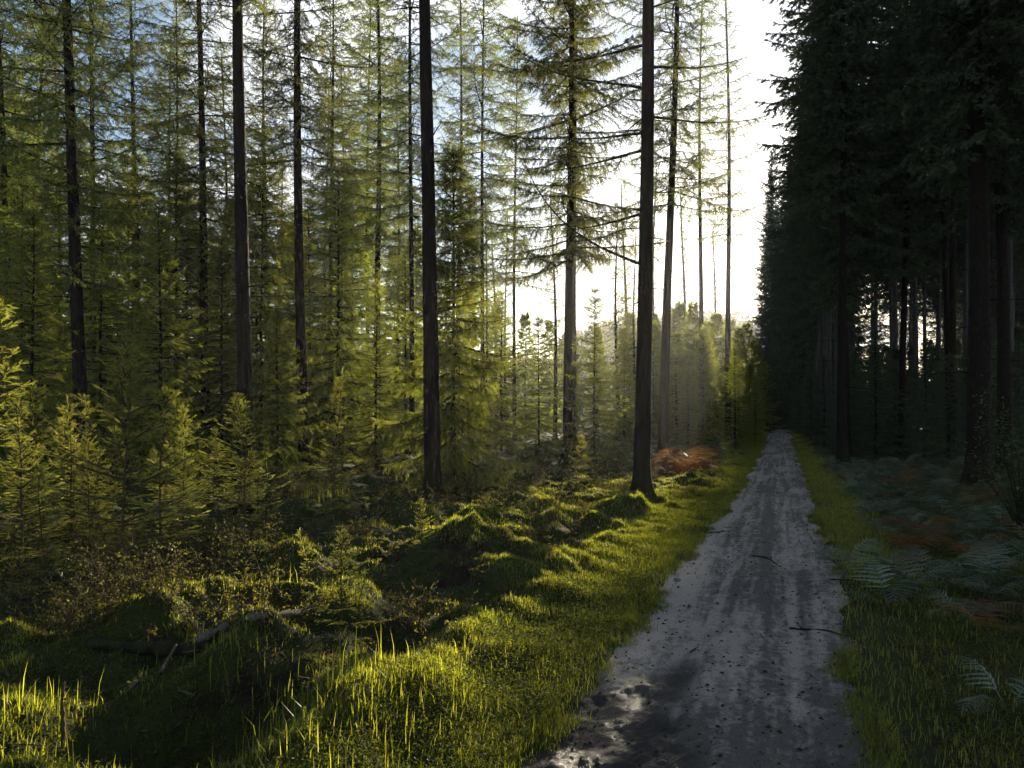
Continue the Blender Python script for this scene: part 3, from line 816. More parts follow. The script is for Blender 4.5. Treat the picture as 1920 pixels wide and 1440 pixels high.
FR = [frond_mesh(300 + i, 'fern') for i in range(4)]
FRB = [frond_mesh(310 + i, 'brown_fern') for i in range(3)]


def fern(X, Y, s, label, group=None, brown=False, n=None, aim=None):
    o = thing('brown_bracken' if brown else 'fern', label, 'fern', (X, Y, tz(X, Y) - .02), group)
    o.rotation_euler = (0, 0, random.uniform(0, 6.28)); o.scale = (s, s, s)
    n = n or random.randint(4, 6)
    for k in range(n):
        put('frond', random.choice(FRB if brown else FR), o, rot=(random.uniform(-.15, .15), random.uniform(-.75, -.05), k * 2 * PI / n + random.uniform(-.4, .4)), scale=[random.uniform(.75, 1.15)] * 3)
    return o


def clear(X, Y, items, d):
    return all((X - a) ** 2 + (Y - b) ** 2 > d * d for a, b in items)


for px, by, s, lab, br in [(1590, 1085, .75, 'pale fern leaning out over the grass strip beside the path', 0), (1660, 1140, .8, 'broad fern low at the edge of the fern bed, below the pale one', 0),
                           (1885, 1345, .55, 'single fern low in the dark corner of the grass', 0), (1730, 1010, .9, 'tan dying fern arching among green ones', 1), (1640, 885, 1.0, 'tall bluish fern at the front of the shaded spruces', 0),
                           (1700, 1115, .75, 'small fern with dark gaps between two grass clumps', 0), (1850, 1120, .9, 'fern spreading in shade below the thickest trunk', 0)]:
    Z = F * EYE / (by - HY); fern(at(px, Z), Z, s, lab, None, bool(br))
spots = []
tries = 0
while len(spots) < 175 and tries < 5000:
    tries += 1
    Z = 5.2 + 21 * random.random() ** 1.2; o_ = 1.35 + random.random() ** 1.2 * (.26 * Z + .6)
    X = PT * Z + o_
    if abs(CX + F * X / Z) > 2050 or not clear(X, Z, spots, .42 + .018 * Z):
        continue
    spots.append((X, Z))
    br = random.random() < .14
    fern(X, Z, random.uniform(.5, .92), 'browning bracken clump in the fern bed along the shaded verge' if br else 'green fern in the fern bed along the shaded verge', 'brown bracken of the fern bed' if br else 'green ferns of the fern bed', br)
for px, Z in [(1252, 20.5), (1275, 21.0), (1300, 20.6), (1320, 22), (1242, 22.5), (1262, 23.5), (1290, 23), (1310, 24)]:
    fern(at(px, Z), Z, random.uniform(1.3, 1.7), 'reddish bracken glowing in the sun behind the flared black trunk', 'reddish bracken by the path', True, 7)
for px, Z in [(1010, 19.5), (1345, 27), (1335, 30)]:
    fern(at(px, Z), Z, .7, {1010: 'small rust-coloured bracken under the drooping spruce boughs', 1345: 'dull brown bracken at the verge below the glowing spruce', 1335: 'shaded brown bracken behind the dull one below the glowing spruce'}[px], None, True)

# ------------------------------------------------------------------ ground, path
print('ground')


def lines(a, b, da, grow, lo, hi):
    mid = np.arange(a, b, da)
    up = [b]; st = da
    while up[-1] < hi:
        st *= grow; up.append(up[-1] + st)
    dn = [a]; st = da
    while dn[-1] > lo:
        st *= grow; dn.append(dn[-1] - st)
    return np.concatenate([np.array(dn[1:])[::-1], mid, np.array(up)])


def grid_mesh(name, xs, ys, zf, mat, attrs=None, smooth=True):
    X, Y = np.meshgrid(xs, ys)
    Z = zf(X, Y)
    nx, ny = len(xs), len(ys)
    i = np.arange(nx * ny).reshape(ny, nx)
    a, b, c, d = i[:-1, :-1].ravel(), i[:-1, 1:].ravel(), i[1:, 1:].ravel(), i[1:, :-1].ravel()
    g = G(); g.add(np.stack([X.ravel(), Y.ravel(), Z.ravel()], -1), np.concatenate([np.stack([a, b, c], -1), np.stack([a, c, d], -1)]))
    me = g.mesh(name, [mat], smooth)
    return me, X, Y, Z


xs = lines(-6.5, 8.5, .05, 1.06, -1500, 1500)
ys = lines(2.0, 17.0, .05, 1.05, -60, 2500)
me, *_ = grid_mesh('ground', xs, ys, terrain, M['ground'])
kind(put('ground', me), 'structure')


def path_z(o, Y):
    """height of the track surface, and its mud / dark-litter masks; o is the offset from the path centre line"""
    n1 = fbm(o * 3 + 40, Y * 3 * .5, 3, 51); n2 = fbm(o * 14, Y * 9, 3, 57); n3 = fbm(o * 40, Y * 34, 2, 59)
    wob = .05 * fbm(Y * .35, Y * 0 + 3, 2, 61)
    z = base_z(Y) - .012 * n1 * 0 + .012 * n1 + .013 * n2 + .008 * n3 * sstep(20, 4, Y)
    rutl = np.exp(-((o + .50 - wob) / .16) ** 2); rutr = np.exp(-((o - .36 - wob) / .15) ** 2)
    z = z - .022 * rutl * (1 - sstep(8, 30, Y) * .6) - .020 * rutr * (1 - sstep(8, 30, Y) * .6) + .012 * np.exp(-(o / .2) ** 2)
    # thin tyre lines with tread blocks
    tread = 0
    for c0, amp, k in ((-.34, .5, 71), (-.08, .35, 73), (.22, .3, 75), (.40, .45, 77)):
        cc = c0 + .16 * fbm(Y * .16 + k, Y * 0, 2, k)
        band = sstep(.055, .03, np.abs(o - cc))
        saw = np.sign(np.sin((Y + np.abs(o - cc) * .8) * 2 * PI / .055))
        z = z - amp * (.012 * band + .004 * band * saw)
        tread = np.maximum(tread, band * amp * 2)
    mud = sstep(.05, .6, fbm(o * 2.2 + 9, Y * 1.2, 3, 81) * .8 + 1.4 * sstep(5.6, 3.9, Y) * sstep(.05, -.45, o) + .9 * sstep(4.2, 3.2, Y) - .35)
    mud = np.clip(mud * sstep(6.4, 4.6, Y), 0, 1)
    z = z + mud * (-.022 + .016 * fbm(o * 8, Y * 6, 3, 83))
    dark = .5 + .5 * fbm(o * 1.6, Y * .7, 3, 87) - .22 * tread + .3 * np.exp(-((o - .02) / .22) ** 2) * sstep(30, 8, Y) - .9 * sstep(-.5, -.75, o) * sstep(4.5, 6.5, Y) + .55 * sstep(5.2, 3.4, Y)
    dark = dark + .55 * fbm(o * 11 + .4 * Y * 0, Y * .55, 3, 141) + .35 * fbm(o * 26, Y * 5, 2, 143)
    return z, mud, np.clip(dark, -.6, 1.2)


os_ = np.arange(-1.12, 1.13, .016)
ys_ = lines(2.6, 7.0, .016, 1.012, 1.2, 78)
OO, YY = np.meshgrid(os_, ys_)
zz, mud, dark = path_z(OO, YY)
XX = PT * YY + PC + OO
nx, ny = len(os_), len(ys_)
ii = np.arange(nx * ny).reshape(ny, nx)
a, b, c, d = ii[:-1, :-1].ravel(), ii[:-1, 1:].ravel(), ii[1:, 1:].ravel(), ii[1:, :-1].ravel()
g = G(); g.add(np.stack([XX.ravel(), YY.ravel(), zz.ravel()], -1), np.concatenate([np.stack([a, b, c], -1), np.stack([a, c, d], -1)]))
me = g.mesh('path', [M['path']], True)
for nm, arr in (('mud', mud), ('dark', dark)):
    q = me.attributes.new(nm, 'FLOAT', 'POINT'); q.data.foreach_set('value', arr.ravel().astype(np.float32))
kind(put('path', me), 'structure')


def path_h(X, Y):
    z, _, _ = path_z(np.array([X - PT * Y - PC]), np.array([Y])); return float(z[0])


# ------------------------------------------------------------------ grass
print('grass')


def blades(P, h, w, lean, az, tint):
    n = len(P); ca, sa = np.cos(az), np.sin(az)
    d = np.stack([ca, sa, 0 * ca], -1); s = np.stack([-sa, ca, 0 * ca], -1) * w[:, None]
    up = np.array([0, 0, 1.])
    m = P + up * (h * .55)[:, None] + d * (h * lean * .3)[:, None]
    t = P + up * (h * (1 - .25 * lean))[:, None] + d * (h * lean)[:, None]
    v = np.stack([P - s, P + s, m - s * .75, m + s * .75, t], 1).reshape(-1, 3)
    k = (np.arange(n) * 5)[:, None, None]
    f = np.array([[0, 1, 3], [0, 3, 2], [2, 3, 4]])[None] + k
    return v, f.reshape(-1, 3), np.repeat(tint, 5)


def scatter(n, z0, z1, o0, o1, r, pw=2.0):
    """points denser near the camera"""
    u = r.uniform(size=n)
    Y = (z0 ** (1 - pw) + u * (z1 ** (1 - pw) - z0 ** (1 - pw))) ** (1 / (1 - pw)) if pw != 1 else z0 * (z1 / z0) ** u
    o = r.uniform(size=n) * (o1 - o0) + o0
    return PT * Y + o, Y, o


def in_view(X, Y, pad=1.12):
    return np.abs(X / Y) < .672 * pad


r = np.random.default_rng(55)
gg = G()
# short turf on the left verge
X, Y, o = scatter(480000, 2.7, 60, -2.9, -.95, r, 1.7)
l, rr = edges(Y)
den = sstep(l + .12, l - .12, o) * (.35 + .65 * sstep(-.25, .25, fbm(X * 1.3, Y * 1.3, 3, 91))) * (.3 + .7 * sstep(4, 10, Y)) * sstep(-2.6, -1.8, o)
k = (r.uniform(size=len(X)) < den) & in_view(X, Y); X, Y, o = X[k], Y[k], o[k]
n = len(X); hh = (.02 + .035 * r.uniform(size=n) ** 2 + .035 * (vnoise(X * 2, Y * 2, 95))) * (1 + .02 * Y)
v, f, tn = blades(np.stack([X, Y, terrain(X, Y) - .005], -1), hh, .0013 * (1 + .13 * Y) * r.uniform(.7, 1.3, n), r.uniform(.1, .9, n), r.uniform(0, 6.28, n), np.clip(r.normal(.5, .25, n), 0, 1))
gg.add(v, f, np.repeat((r.uniform(size=n) < .09).astype(int), 3), tn)
print('turf', n)
# patchy taller grass on the humps of the clearing
X, Y, o = scatter(1300000, 2.6, 34, -9.5, -1.4, r, 1.75)
k = in_view(X, Y); X, Y, o = X[k], Y[k], o[k]
hum = np.zeros(len(X))
for (mx, my, mh, mr) in MOUNDS:
    hum = np.maximum(hum, np.exp(-((X - mx) ** 2 + (Y - my) ** 2) / (mr * 1.15) ** 2))
pat = fbm(X * .9, Y * .9, 4, 97)
hc = terrain(X, Y)
crest = hc - sum(terrain(X + a_, Y + b_) for a_, b_ in ((.4, .1), (-.4, -.1), (.1, .45), (-.1, .45), (0, -.4))) / 5
cm_ = sstep(.015, .075, crest + .02 * fbm(X * 4, Y * 4, 2, 99))
den = cm_ * sstep(-6.5, -3.4, o + .05 * Y) * (.25 + .75 * sstep(-.2, .3, pat)) * .62 + .05 * sstep(0, .4, pat)
for (mx, my, mh, mr) in PITS:
    den = den * (1 - .95 * np.exp(-(((X - mx) ** 2 + (Y - my) ** 2) / mr ** 2)))
den = den + .35 * sstep(9, 11.5, Y) * sstep(-5.5, -3.5, o) * sstep(-.3, .3, pat)
k = r.uniform(size=len(X)) < den; X, Y, o = X[k], Y[k], o[k]; n = len(X)
clump = vnoise(X * 3.3, Y * 3.3, 103)
hh = (.018 + .055 * clump ** 2 * r.uniform(.3, 1.2, n) + .018 * r.uniform(size=n)) * (1 + .02 * Y)
v, f, tn = blades(np.stack([X, Y, terrain(X, Y) - .005], -1), hh, .0014 * (1 + .12 * Y) * r.uniform(.7, 1.3, n), r.uniform(.1, .9, n), r.uniform(0, 6.28, n), np.clip(r.normal(.55, .25, n), 0, 1))
gg.add(v, f, np.repeat((r.uniform(size=n) < .09).astype(int), 3), tn)
print('humps', n)
# right strip
X, Y, o = scatter(130000, 3.0, 60, .35, 1.9, r, 1.7)
l, rr = edges(Y)
den = sstep(rr - .12, rr + .12, o) * sstep(1.7, 1.0, o) * .75 * (.06 + .94 * sstep(5.5, 11, Y))
k = (r.uniform(size=len(X)) < den) & in_view(X, Y); X, Y = X[k], Y[k]; n = len(X)
hh = (.04 + .07 * r.uniform(size=n) ** 2) * (1 + .02 * Y)
v, f, tn = blades(np.stack([X, Y, terrain(X, Y) - .005], -1), hh, .0014 * (1 + .13 * Y) * r.uniform(.7, 1.3, n), r.uniform(.1, .9, n), r.uniform(0, 6.28, n), np.clip(r.normal(.5, .25, n), 0, 1))
gg.add(v, f, np.repeat((r.uniform(size=n) < .09).astype(int), 3), tn)
# straggling tufts over both edges of the track
n = 60000; Y = 2.9 * (45 / 2.9) ** r.uniform(size=n); l, rr = edges(Y); lf = r.uniform(size=n) < .5
o = np.where(lf, l - r.normal(0, .05, n) + .01, rr + r.normal(0, .05, n) - .01)
k = r.uniform(size=n) < sstep(-.15, .3, fbm(Y * 2.5, o * 0 + lf * 9., 3, 161)); Y, o = Y[k], o[k]; X = PT * Y + o; n = len(X)
hh = (.02 + .06 * r.uniform(size=n) ** 2) * (1 + .02 * Y)
zz_ = np.maximum(terrain(X, Y), path_z(o - PC, Y)[0]) - .006
v, f, tn = blades(np.stack([X, Y, zz_], -1), hh, .0014 * (1 + .13 * Y) * r.uniform(.7, 1.3, n), r.uniform(.2, 1.1, n), r.uniform(0, 6.28, n), np.clip(r.normal(.4, .25, n), 0, 1))
gg.add(v, f, np.repeat((r.uniform(size=n) < .15).astype(int), 3), tn)
# near right corner, sparse rough grass; deep shade put into its low tint
X, Y, o = scatter(7000, 3.0, 12, .8, 5.5, r, 1.6)
k = in_view(X, Y) & (r.uniform(size=len(X)) < .10 + .45 * sstep(.05, .5, fbm(X * 1.2, Y * 1.2, 3, 107))); X, Y = X[k], Y[k]; n = len(X)
hh = .05 + .12 * r.uniform(size=n) ** 2
v, f, tn = blades(np.stack([X, Y, terrain(X, Y) - .005], -1), hh, .0016 * r.uniform(.7, 1.3, n), r.uniform(.2, 1.1, n), r.uniform(0, 6.28, n), np.clip(r.normal(.05, .12, n), 0, 1))
gg.add(v, f, np.repeat((r.uniform(size=n) < .09).astype(int), 3), tn)
# long single blades
LB = []
for (px, py, cnt, hgt, sp) in [(110, 1400, 70, .24, .3), (330, 1330, 20, .2, .25), (440, 1250, 40, .16, .25), (600, 1290, 30, .3, .25), (640, 1400, 80, .22, .4), (700, 1360, 110, .2, .4), (800, 1330, 120, .17, .3), (530, 1400, 60, .2, .4),
                               (575, 940, 60, .5, .35), (620, 945, 40, .45, .3), (500, 1110, 70, .22, .4), (320, 1235, 25, .18, .2), (40, 1390, 120, .16, .35), (880, 1250, 90, .14, .3), (690, 1260, 30, .26, .3), (470, 1340, 30, .22, .3)]:
    x0, Z = hit(px, py)
    for _ in range(cnt):
        LB.append((x0 + random.gauss(0, sp * .6), Z + random.gauss(0, sp * .6), hgt * random.uniform(.35, 1.0)))
LB = np.array(LB); n = len(LB)
v, f, tn = blades(np.stack([LB[:, 0], LB[:, 1], terrain(LB[:, 0], LB[:, 1]) - .005], -1), LB[:, 2], .0015 * (1 + .10 * LB[:, 1]) * r.uniform(.7, 1.3, n), r.uniform(.1, .7, n) ** 1.5, r.uniform(0, 6.28, n), np.clip(r.normal(.7, .2, n), 0, 1))
gg.add(v, f, np.repeat((r.uniform(size=n) < .09).astype(int), 3), tn)
kind(put('grass', gg.mesh('grass', [M['grass'], M['dry']])), 'stuff')

# small-leaved weeds along the verge
LT = (np.array([(0, 0, 0), (.5, .32, .08), (1, 0, -.05), (.5, -.32, .08)]), np.array([(0, 1, 2), (0, 2, 3)]))
wg = G()
for (cnt, z0, z1, oa, ob, mm) in ((90000, 2.7, 16, -2.3, -1.05, .8), (34000, 3, 10, .7, 4.5, .5), (90000, 2.8, 15, -6.5, -2.0, .45)):
    X, Y, o = scatter(cnt, z0, z1, oa, ob, r, 1.6)
    l, rr = edges(Y)
    den = mm * (.3 + .7 * sstep(-.2, .3, fbm(X * 1.7, Y * 1.7, 3, 113))) * np.where(o < 0, np.where(ob < -1.5, sstep(0, .3, fbm(X * 1.2 + 7, Y * 1.2, 3, 151)), sstep(l + .0, l - .12, o) * sstep(-2.3, -1.8, o)), 1)
    k = (r.uniform(size=len(X)) < den) & in_view(X, Y); X, Y = X[k], Y[k]; n = len(X)
    P = np.stack([X, Y, terrain(X, Y) + r.uniform(.01, .075, n)], -1)
    az = r.uniform(0, 6.28, n); D = np.stack([np.cos(az), np.sin(az), r.uniform(-.3, .5, n)], -1)
    s = r.uniform(.010, .022, n) * (1 + .03 * Y)
    v, f = bake(LT[0], LT[1], P, D, s, s, r.normal(0, .5, n)); wg.add(v, f, 0, np.repeat(np.clip(r.normal(.5, .25, n), 0, 1), 4))
X, Y, o = scatter(560000, 2.6, 18, -9.0, 5.5, r, 1.75)
k = (o < -1.25) | (o > .75); X, Y, o = X[k], Y[k], o[k]
k = in_view(X, Y); X, Y, o = X[k], Y[k], o[k]
mo = fbm(X * 1.1 + 3, Y * 1.1, 4, 131)
k = r.uniform(size=len(X)) < .35 + .65 * sstep(-.2, .2, mo); X, Y, mo = X[k], Y[k], mo[k]; n = len(X)
az = r.uniform(0, 6.28, n); D = np.stack([np.cos(az), np.sin(az), r.uniform(.3, 1.6, n)], -1)
s_ = r.uniform(.012, .032, n) * (1 + .04 * Y)
MT = (np.array([(0, -.22, 0), (0, .22, 0), (1, 0, 0)]), np.array([(0, 1, 2)]))
v, f = bake(MT[0], MT[1], np.stack([X, Y, terrain(X, Y) - .004], -1), D, s_, s_, r.uniform(0, 6.28, n))
wg.add(v, f, (mo + r.normal(0, .12, n) < -.05).astype(int), np.repeat(np.clip(.5 + mo + r.normal(0, .2, n), 0, 1), 3))
kind(put('ground_cover', wg.mesh('ground_cover', [M['weed'], M['under']])), 'stuff')

# twiggy undergrowth (heather, bramble, dead stalks)
print('undergrowth')


def brush(g, X, Y, h, r, leafy=.7, dry=False):
    z = tz(X, Y)
    for _ in range(r.integers(4, 8)):
        az = r.uniform(0, 6.28); sp = r.uniform(.15, .7)
        n = 6; t = np.linspace(0, 1, n)
        pts = np.stack([X + h * sp * t * math.cos(az) + r.normal(0, .012, n), Y + h * sp * t * math.sin(az) + r.normal(0, .012, n), z + h * (t - .25 * sp * t * t) * r.uniform(.6, 1.1)], -1)
        v, f = tube(pts, np.linspace(.0035, .0012, n), 3, False); g.add(v, f, 1)
        for q in range(r.integers(4, 9)):
            ti = r.uniform(.2, 1); a = np.array([np.interp(ti, t, pts[:, c]) for c in range(3)])
            d = nrm(np.array([math.cos(az) + r.normal(0, .9), math.sin(az) + r.normal(0, .9), r.uniform(0, .9)]))
            L = h * r.uniform(.12, .35)
            tp = np.stack([a, a + d * L * .5 + r.normal(0, .01, 3), a + d * L])
            v, f = tube(tp, [.002, .0015, .0008], 3, False); g.add(v, f, 1)
            if r.uniform() < leafy:
                m = r.integers(4, 10); pq = a + d * (L * r.uniform(.1, 1, m))[:, None]
                s = r.uniform(.010, .024, m)
                v, f = bake(LT[0], LT[1], pq, d + r.normal(0, .8, (m, 3)), s, s, r.uniform(0, 6.28, m)); g.add(v, f, 0, np.repeat(r.uniform(.2, .9, m), 4))


ug = G(); ru = np.random.default_rng(77)
for _ in range(120):
    px = ru.uniform(-40, 520); Z = ru.uniform(4.8, 9.5)
    brush(ug, at(px, Z), Z, ru.uniform(.18, .5), ru, .75)
for _ in range(95):
    px = ru.uniform(150, 1120); Z = ru.uniform(4.6, 11)
    if at(px, Z) - PT * Z < -2.1:
        brush(ug, at(px, Z), Z, ru.uniform(.10, .30), ru, .55)
for _ in range(150):
    px = ru.uniform(380, 1180); Z = ru.uniform(10, 20)
    brush(ug, at(px, Z), Z, ru.uniform(.2, .55), ru, .8)
for _ in range(70):
    Z = ru.uniform(18, 32); X = PT * Z - ru.uniform(2.2, 9)
    brush(ug, X, Z, ru.uniform(.3, .7), ru, .8)
kind(put('undergrowth', ug.mesh('undergrowth', [M['under'], M['stemred']])), 'stuff')
for (px, by, ty, lab) in [(765, 1185, 1085, 'small dry twiggy shrub right of the low bushy sapling'), (500, 1130, 950, 'tangled dry shrub with pale twigs in front of the thicket'), (290, 1140, 985, 'brownish twiggy shrub at the foot of the sapling thicket'),
                          (1075, 1000, 900, 'thin leafless shrub with curved stems left of the flared black trunk'), (210, 1160, 1000, 'low bramble-like shrub in the dark left of the fallen branch')]:
    X, Z = hit(px, by); g = G()
    h = zat(ty, Z) - tz(X, Z)
    r_ = np.random.default_rng(px)
    brush(g, 0 * X + X, Z, max(h, .3), r_, .15 if px == 1075 else .6)
    if px != 1075:
        brush(g, X + .08, Z, max(h, .3) * .8, r_, .6)
    me = g.mesh('foliage', [M['dry'], M['stemred']])
    co = np.zeros(len(me.vertices) * 3, np.float32); me.vertices.foreach_get('co', co); co = co.reshape(-1, 3) - np.array([X, Z, tz(X, Z)], np.float32); me.vertices.foreach_set('co', co.ravel())
    thing('dry_shrub', lab, 'shrub', (X, Z, tz(X, Z)), None, me)

# leafy shrub by the right edge
g = G(); rs = np.random.default_rng(5)
Xs, Zs = at(1915, 10.5), 10.5
for _ in range(26):
    az = rs.uniform(0, 6.28); n = 7; t = np.linspace(0, 1, n); H = rs.uniform(1.2, 2.6); sp = rs.uniform(.2, .75)
    pts = np.stack([H * sp * t ** 1.3 * math.cos(az) + rs.normal(0, .02, n) * t, H * sp * t ** 1.3 * math.sin(az) + rs.normal(0, .02, n) * t, H * (t - .3 * sp * t * t)], -1)
    v, f = tube(pts, np.linspace(.010, .002, n), 4, False); g.add(v, f, 1)
    m = 170; ti = rs.uniform(.08, 1, m); P = np.stack([np.interp(ti, t, pts[:, c]) for c in range(3)], -1) + rs.normal(0, .10, (m, 3))
    D = rs.normal(0, 1, (m, 3)); D[:, 2] *= .3; s = rs.uniform(.03, .06, m)
    v, f = bake(LT[0], LT[1], P, D, s, s, rs.normal(0, .5, m)); g.add(v, f, 0, np.repeat(rs.uniform(.2, .9, m), 4))
thing('leafy_shrub', 'shadowy broad-leaved shrub in front of the dark trunks at the right edge', 'shrub', (Xs, Zs, tz(Xs, Zs)), None, g.mesh('leafy_shrub', [M['broadleaf'], M['twig']]))

# ------------------------------------------------------------------ fallen wood and stones


def stick(name, label, cat, pts, r0_, r1_, mat='deadwood', sides=8, side_twigs=0, seed=0):
    """pts: (px, py, lift) along the ground"""
    P = []
    for px, py, lf in pts:
        X, Z = hit(px, py)
        oo = X - PT * Z - PC
        z = path_h(X, Z) if abs(oo) < .78 else tz(X, Z)
        P.append((X, Z, z + lf))
    P = np.array(P); rs = np.random.default_rng(seed + 400)
    t = np.linspace(0, 1, len(P)); tt = np.linspace(0, 1, max(10, len(P) * 4))
    Q = np.stack([np.interp(tt, t, P[:, c]) for c in range(3)], -1)
    Q[1:-1] = (Q[:-2] + Q[1:-1] * 2 + Q[2:]) / 4
    L = np.linalg.norm(np.diff(Q, axis=0), axis=1).sum()
    Q += rs.normal(0, 1, Q.shape) * np.array([.004, .004, .002]) * min(1, L)
    c = Q[0].copy(); Q = Q - c
    g = G(); rad = np.linspace(r0_, r1_, len(Q)) * (1 + rs.normal(0, .15, len(Q)))
    v, f = tube(Q, rad, sides); g.add(v, f, 0)
    for _ in range(side_twigs):
        k = rs.integers(2, len(Q) - 1); d = nrm(np.array([rs.normal(), rs.normal(), abs(rs.normal()) * .5])); l = L * rs.uniform(.06, .18)
        tw = np.stack([Q[k] + d * l * q + np.array([0, 0, -.1 * l * q * q]) for q in np.linspace(0, 1, 4)])
        v, f = tube(tw, np.linspace(rad[k] * .45, rad[k] * .15, 4), 5); g.add(v, f, 0)
    return thing(name, label, cat, tuple(c), None, g.mesh(name, [M[mat]], True))


stick('fallen_branch', 'long pale fallen branch with a lit bend lying across the mossy ground', 'branch', [(330, 1225, .0), (385, 1205, .03), (430, 1185, .05), (480, 1172, .05), (540, 1165, .04), (590, 1152, .03)], .034, .018, side_twigs=5, seed=1)
stick('fallen_log', 'short dark log beside the thick end of the pale fallen branch', 'log', [(170, 1210, .0), (260, 1222, .02), (370, 1228, .02)], .04, .036, 'bark', 10, 2, 2)
stick('upright_stick', 'thin broken stick poking up from the ground near the bottom edge', 'stick', [(118, 1420, -.02), (118, 1412, .10), (116, 1408, .2), (121, 1405, .3)], .010, .005, 'stemred', 6, 4, 3)
stick('fallen_branch', 'thin grey branch lying low in the dark hollow below the log', 'branch', [(300, 1275, .04), (315, 1258, .06), (330, 1240, .1)], .014, .008, seed=4)
stick('fallen_branch', 'thin branch half sunk in grass left of the flared black trunk', 'branch', [(600, 1010, .05), (680, 1004, .08), (760, 1010, .05)], .015, .008, seed=5)
stick('twig', 'dark twig lying across the shaded side of the path', 'twig', [(1480, 1190, .008), (1510, 1196, .012), (1550, 1200, .012), (1606, 1204, .02)], .009, .004, 'twig', 6, 3, 6)
stick('twig', 'crooked dark twig in the middle of the path', 'twig', [(1412, 1058, .01), (1440, 1062, .012), (1462, 1074, .01)], .010, .004, 'twig', 6, 2, 7)
stick('twig', 'dark twig reaching from the lit verge onto the path', 'twig', [(1295, 1003, .03), (1325, 1006, .02), (1360, 1004, .012)], .012, .005, 'twig', 6, 2, 8)
stick('twig', 'short twig at the path edge on the fern side', 'twig', [(1560, 1105, .03), (1590, 1098, .05), (1620, 1100, .06)], .009, .004, 'twig', 6, 2, 9)
stick('twig', 'tiny twig on the pale sand beside the muddy rut', 'twig', [(1295, 1240, .008), (1310, 1228, .01)], .006, .003, 'twig', 5, 0, 10)


def stone(px, py, w, label, grp=None):
    Z = F * EYE / (py - HY); X = at(px, Z); rs = np.random.default_rng(px)
    n, m = 9, 12; g = G(); s = w / F * Z / 2
    ph = np.linspace(0, PI, n)[:, None]; th = np.arange(m)[None] / m * 2 * PI
    R = s * (1 + .22 * (vnoise(np.cos(th) * 1.7 + 3 + 0 * ph, ph * 2 + np.sin(th) * 1.7, px) - .5) * 2)
    v = np.stack([R * np.sin(ph) * np.cos(th), R * .8 * np.sin(ph) * np.sin(th), R * .55 * np.cos(ph)], -1).reshape(-1, 3)
    i = np.arange(n - 1)[:, None] * m; j = np.arange(m)[None]; k = (j + 1) % m
    t = np.concatenate([np.stack([i + j, i + m + j, i + m + k], -1).reshape(-1, 3), np.stack([i + j, i + m + k, i + k], -1).reshape(-1, 3)])
    g.add(v, t)
    thing('stone', label, 'stone', (X, Z, path_h(X, Z) + s * .2), grp, g.mesh('stone', [M['stone']], True))


stone(1238, 1138, 19, 'largest grey stone on the pale sandy edge of the path')
stone(1270, 1087, 13, 'grey stone on the lit edge of the path, above the largest one')
for px, py, w in [(1205, 1178, 8), (1330, 1260, 8), (1420, 1120, 7), (1505, 1300, 9), (1560, 1262, 8), (1380, 1330, 8), (1475, 980, 6), (1440, 1010, 6), (1545, 1130, 7), (1345, 1130, 8), (1290, 1170, 7), (1460, 1250, 7)]:
    stone(px, py, w, 'pebble half sunk in the trodden surface of the path', 'pebbles on the path')

# crumbs of earth, bark and dead leaves on the track
cg = G(); rc = np.random.default_rng(9)
n = 6500; Y = 3.0 * (28 / 3.0) ** rc.uniform(size=n); o = rc.uniform(-.84, .84, n)
X = PT * Y + PC + o; z, _, _ = path_z(o, Y)
CT = (np.array([(0, -.4, 0), (1, -.2, .1), (.6, .5, .15), (-.1, .3, .05), (.4, .05, .55)]), np.array([(0, 1, 4), (1, 2, 4), (2, 3, 4), (3, 0, 4)]))
az = rc.uniform(0, 6.28, n); s = (.006 + .020 * rc.uniform(size=n) ** 5) * (1 + .05 * Y)
v, f = bake(CT[0], CT[1], np.stack([X, Y, z - .002], -1), np.stack([np.cos(az), np.sin(az), 0 * az], -1), s, s * rc.uniform(.4, 1, n)); cg.add(v, f, 0)
n = 7000; Y = 3.0 * (22 / 3.0) ** rc.uniform(size=n); o = rc.uniform(-8, -1.6, n); X = PT * Y + o
az = rc.uniform(0, 6.28, n); s = (.02 + .16 * rc.uniform(size=n) ** 3)
v, f = bake(CT[0], CT[1], np.stack([X, Y, terrain(X, Y) + .004], -1), np.stack([np.cos(az), np.sin(az), rc.normal(0, .12, n)], -1), s, .006 + .010 * rc.uniform(size=n)); cg.add(v, f, (rc.uniform(size=4 * n) < .25).astype(int))
kind(put('litter', cg.mesh('litter', [M['twig'], M['deadwood']])), 'stuff')

# ------------------------------------------------------------------ far wood and sky
print('far wood')
fw = G(); rf = np.random.default_rng(21)


def far_crown(X, Y, H, R):
    n = 420; u = rf.uniform(size=n); th = rf.uniform(0, 6.28, n)
    zc = rf.uniform(.15, 1, n); prof = np.sqrt(np.clip(1 - ((zc - .5) / .52) ** 2, 0, 1)) * (.8 + .2 * np.sin(th * 3 + X) * np.sin(zc * 7 + Y))
    rad = R * prof * u ** .35
    P = np.stack([X + rad * np.cos(th), Y + rad * np.sin(th), tz(X, Y) + H * zc], -1)
    D = rf.normal(0, 1, (n, 3)); s = R * rf.uniform(.14, .3, n)
    v, f = bake(LT[0], LT[1], P, D, s, s, rf.uniform(0, 6.28, n)); fw.add(v, f, 0, np.repeat(rf.uniform(.1, .9, n), 4))


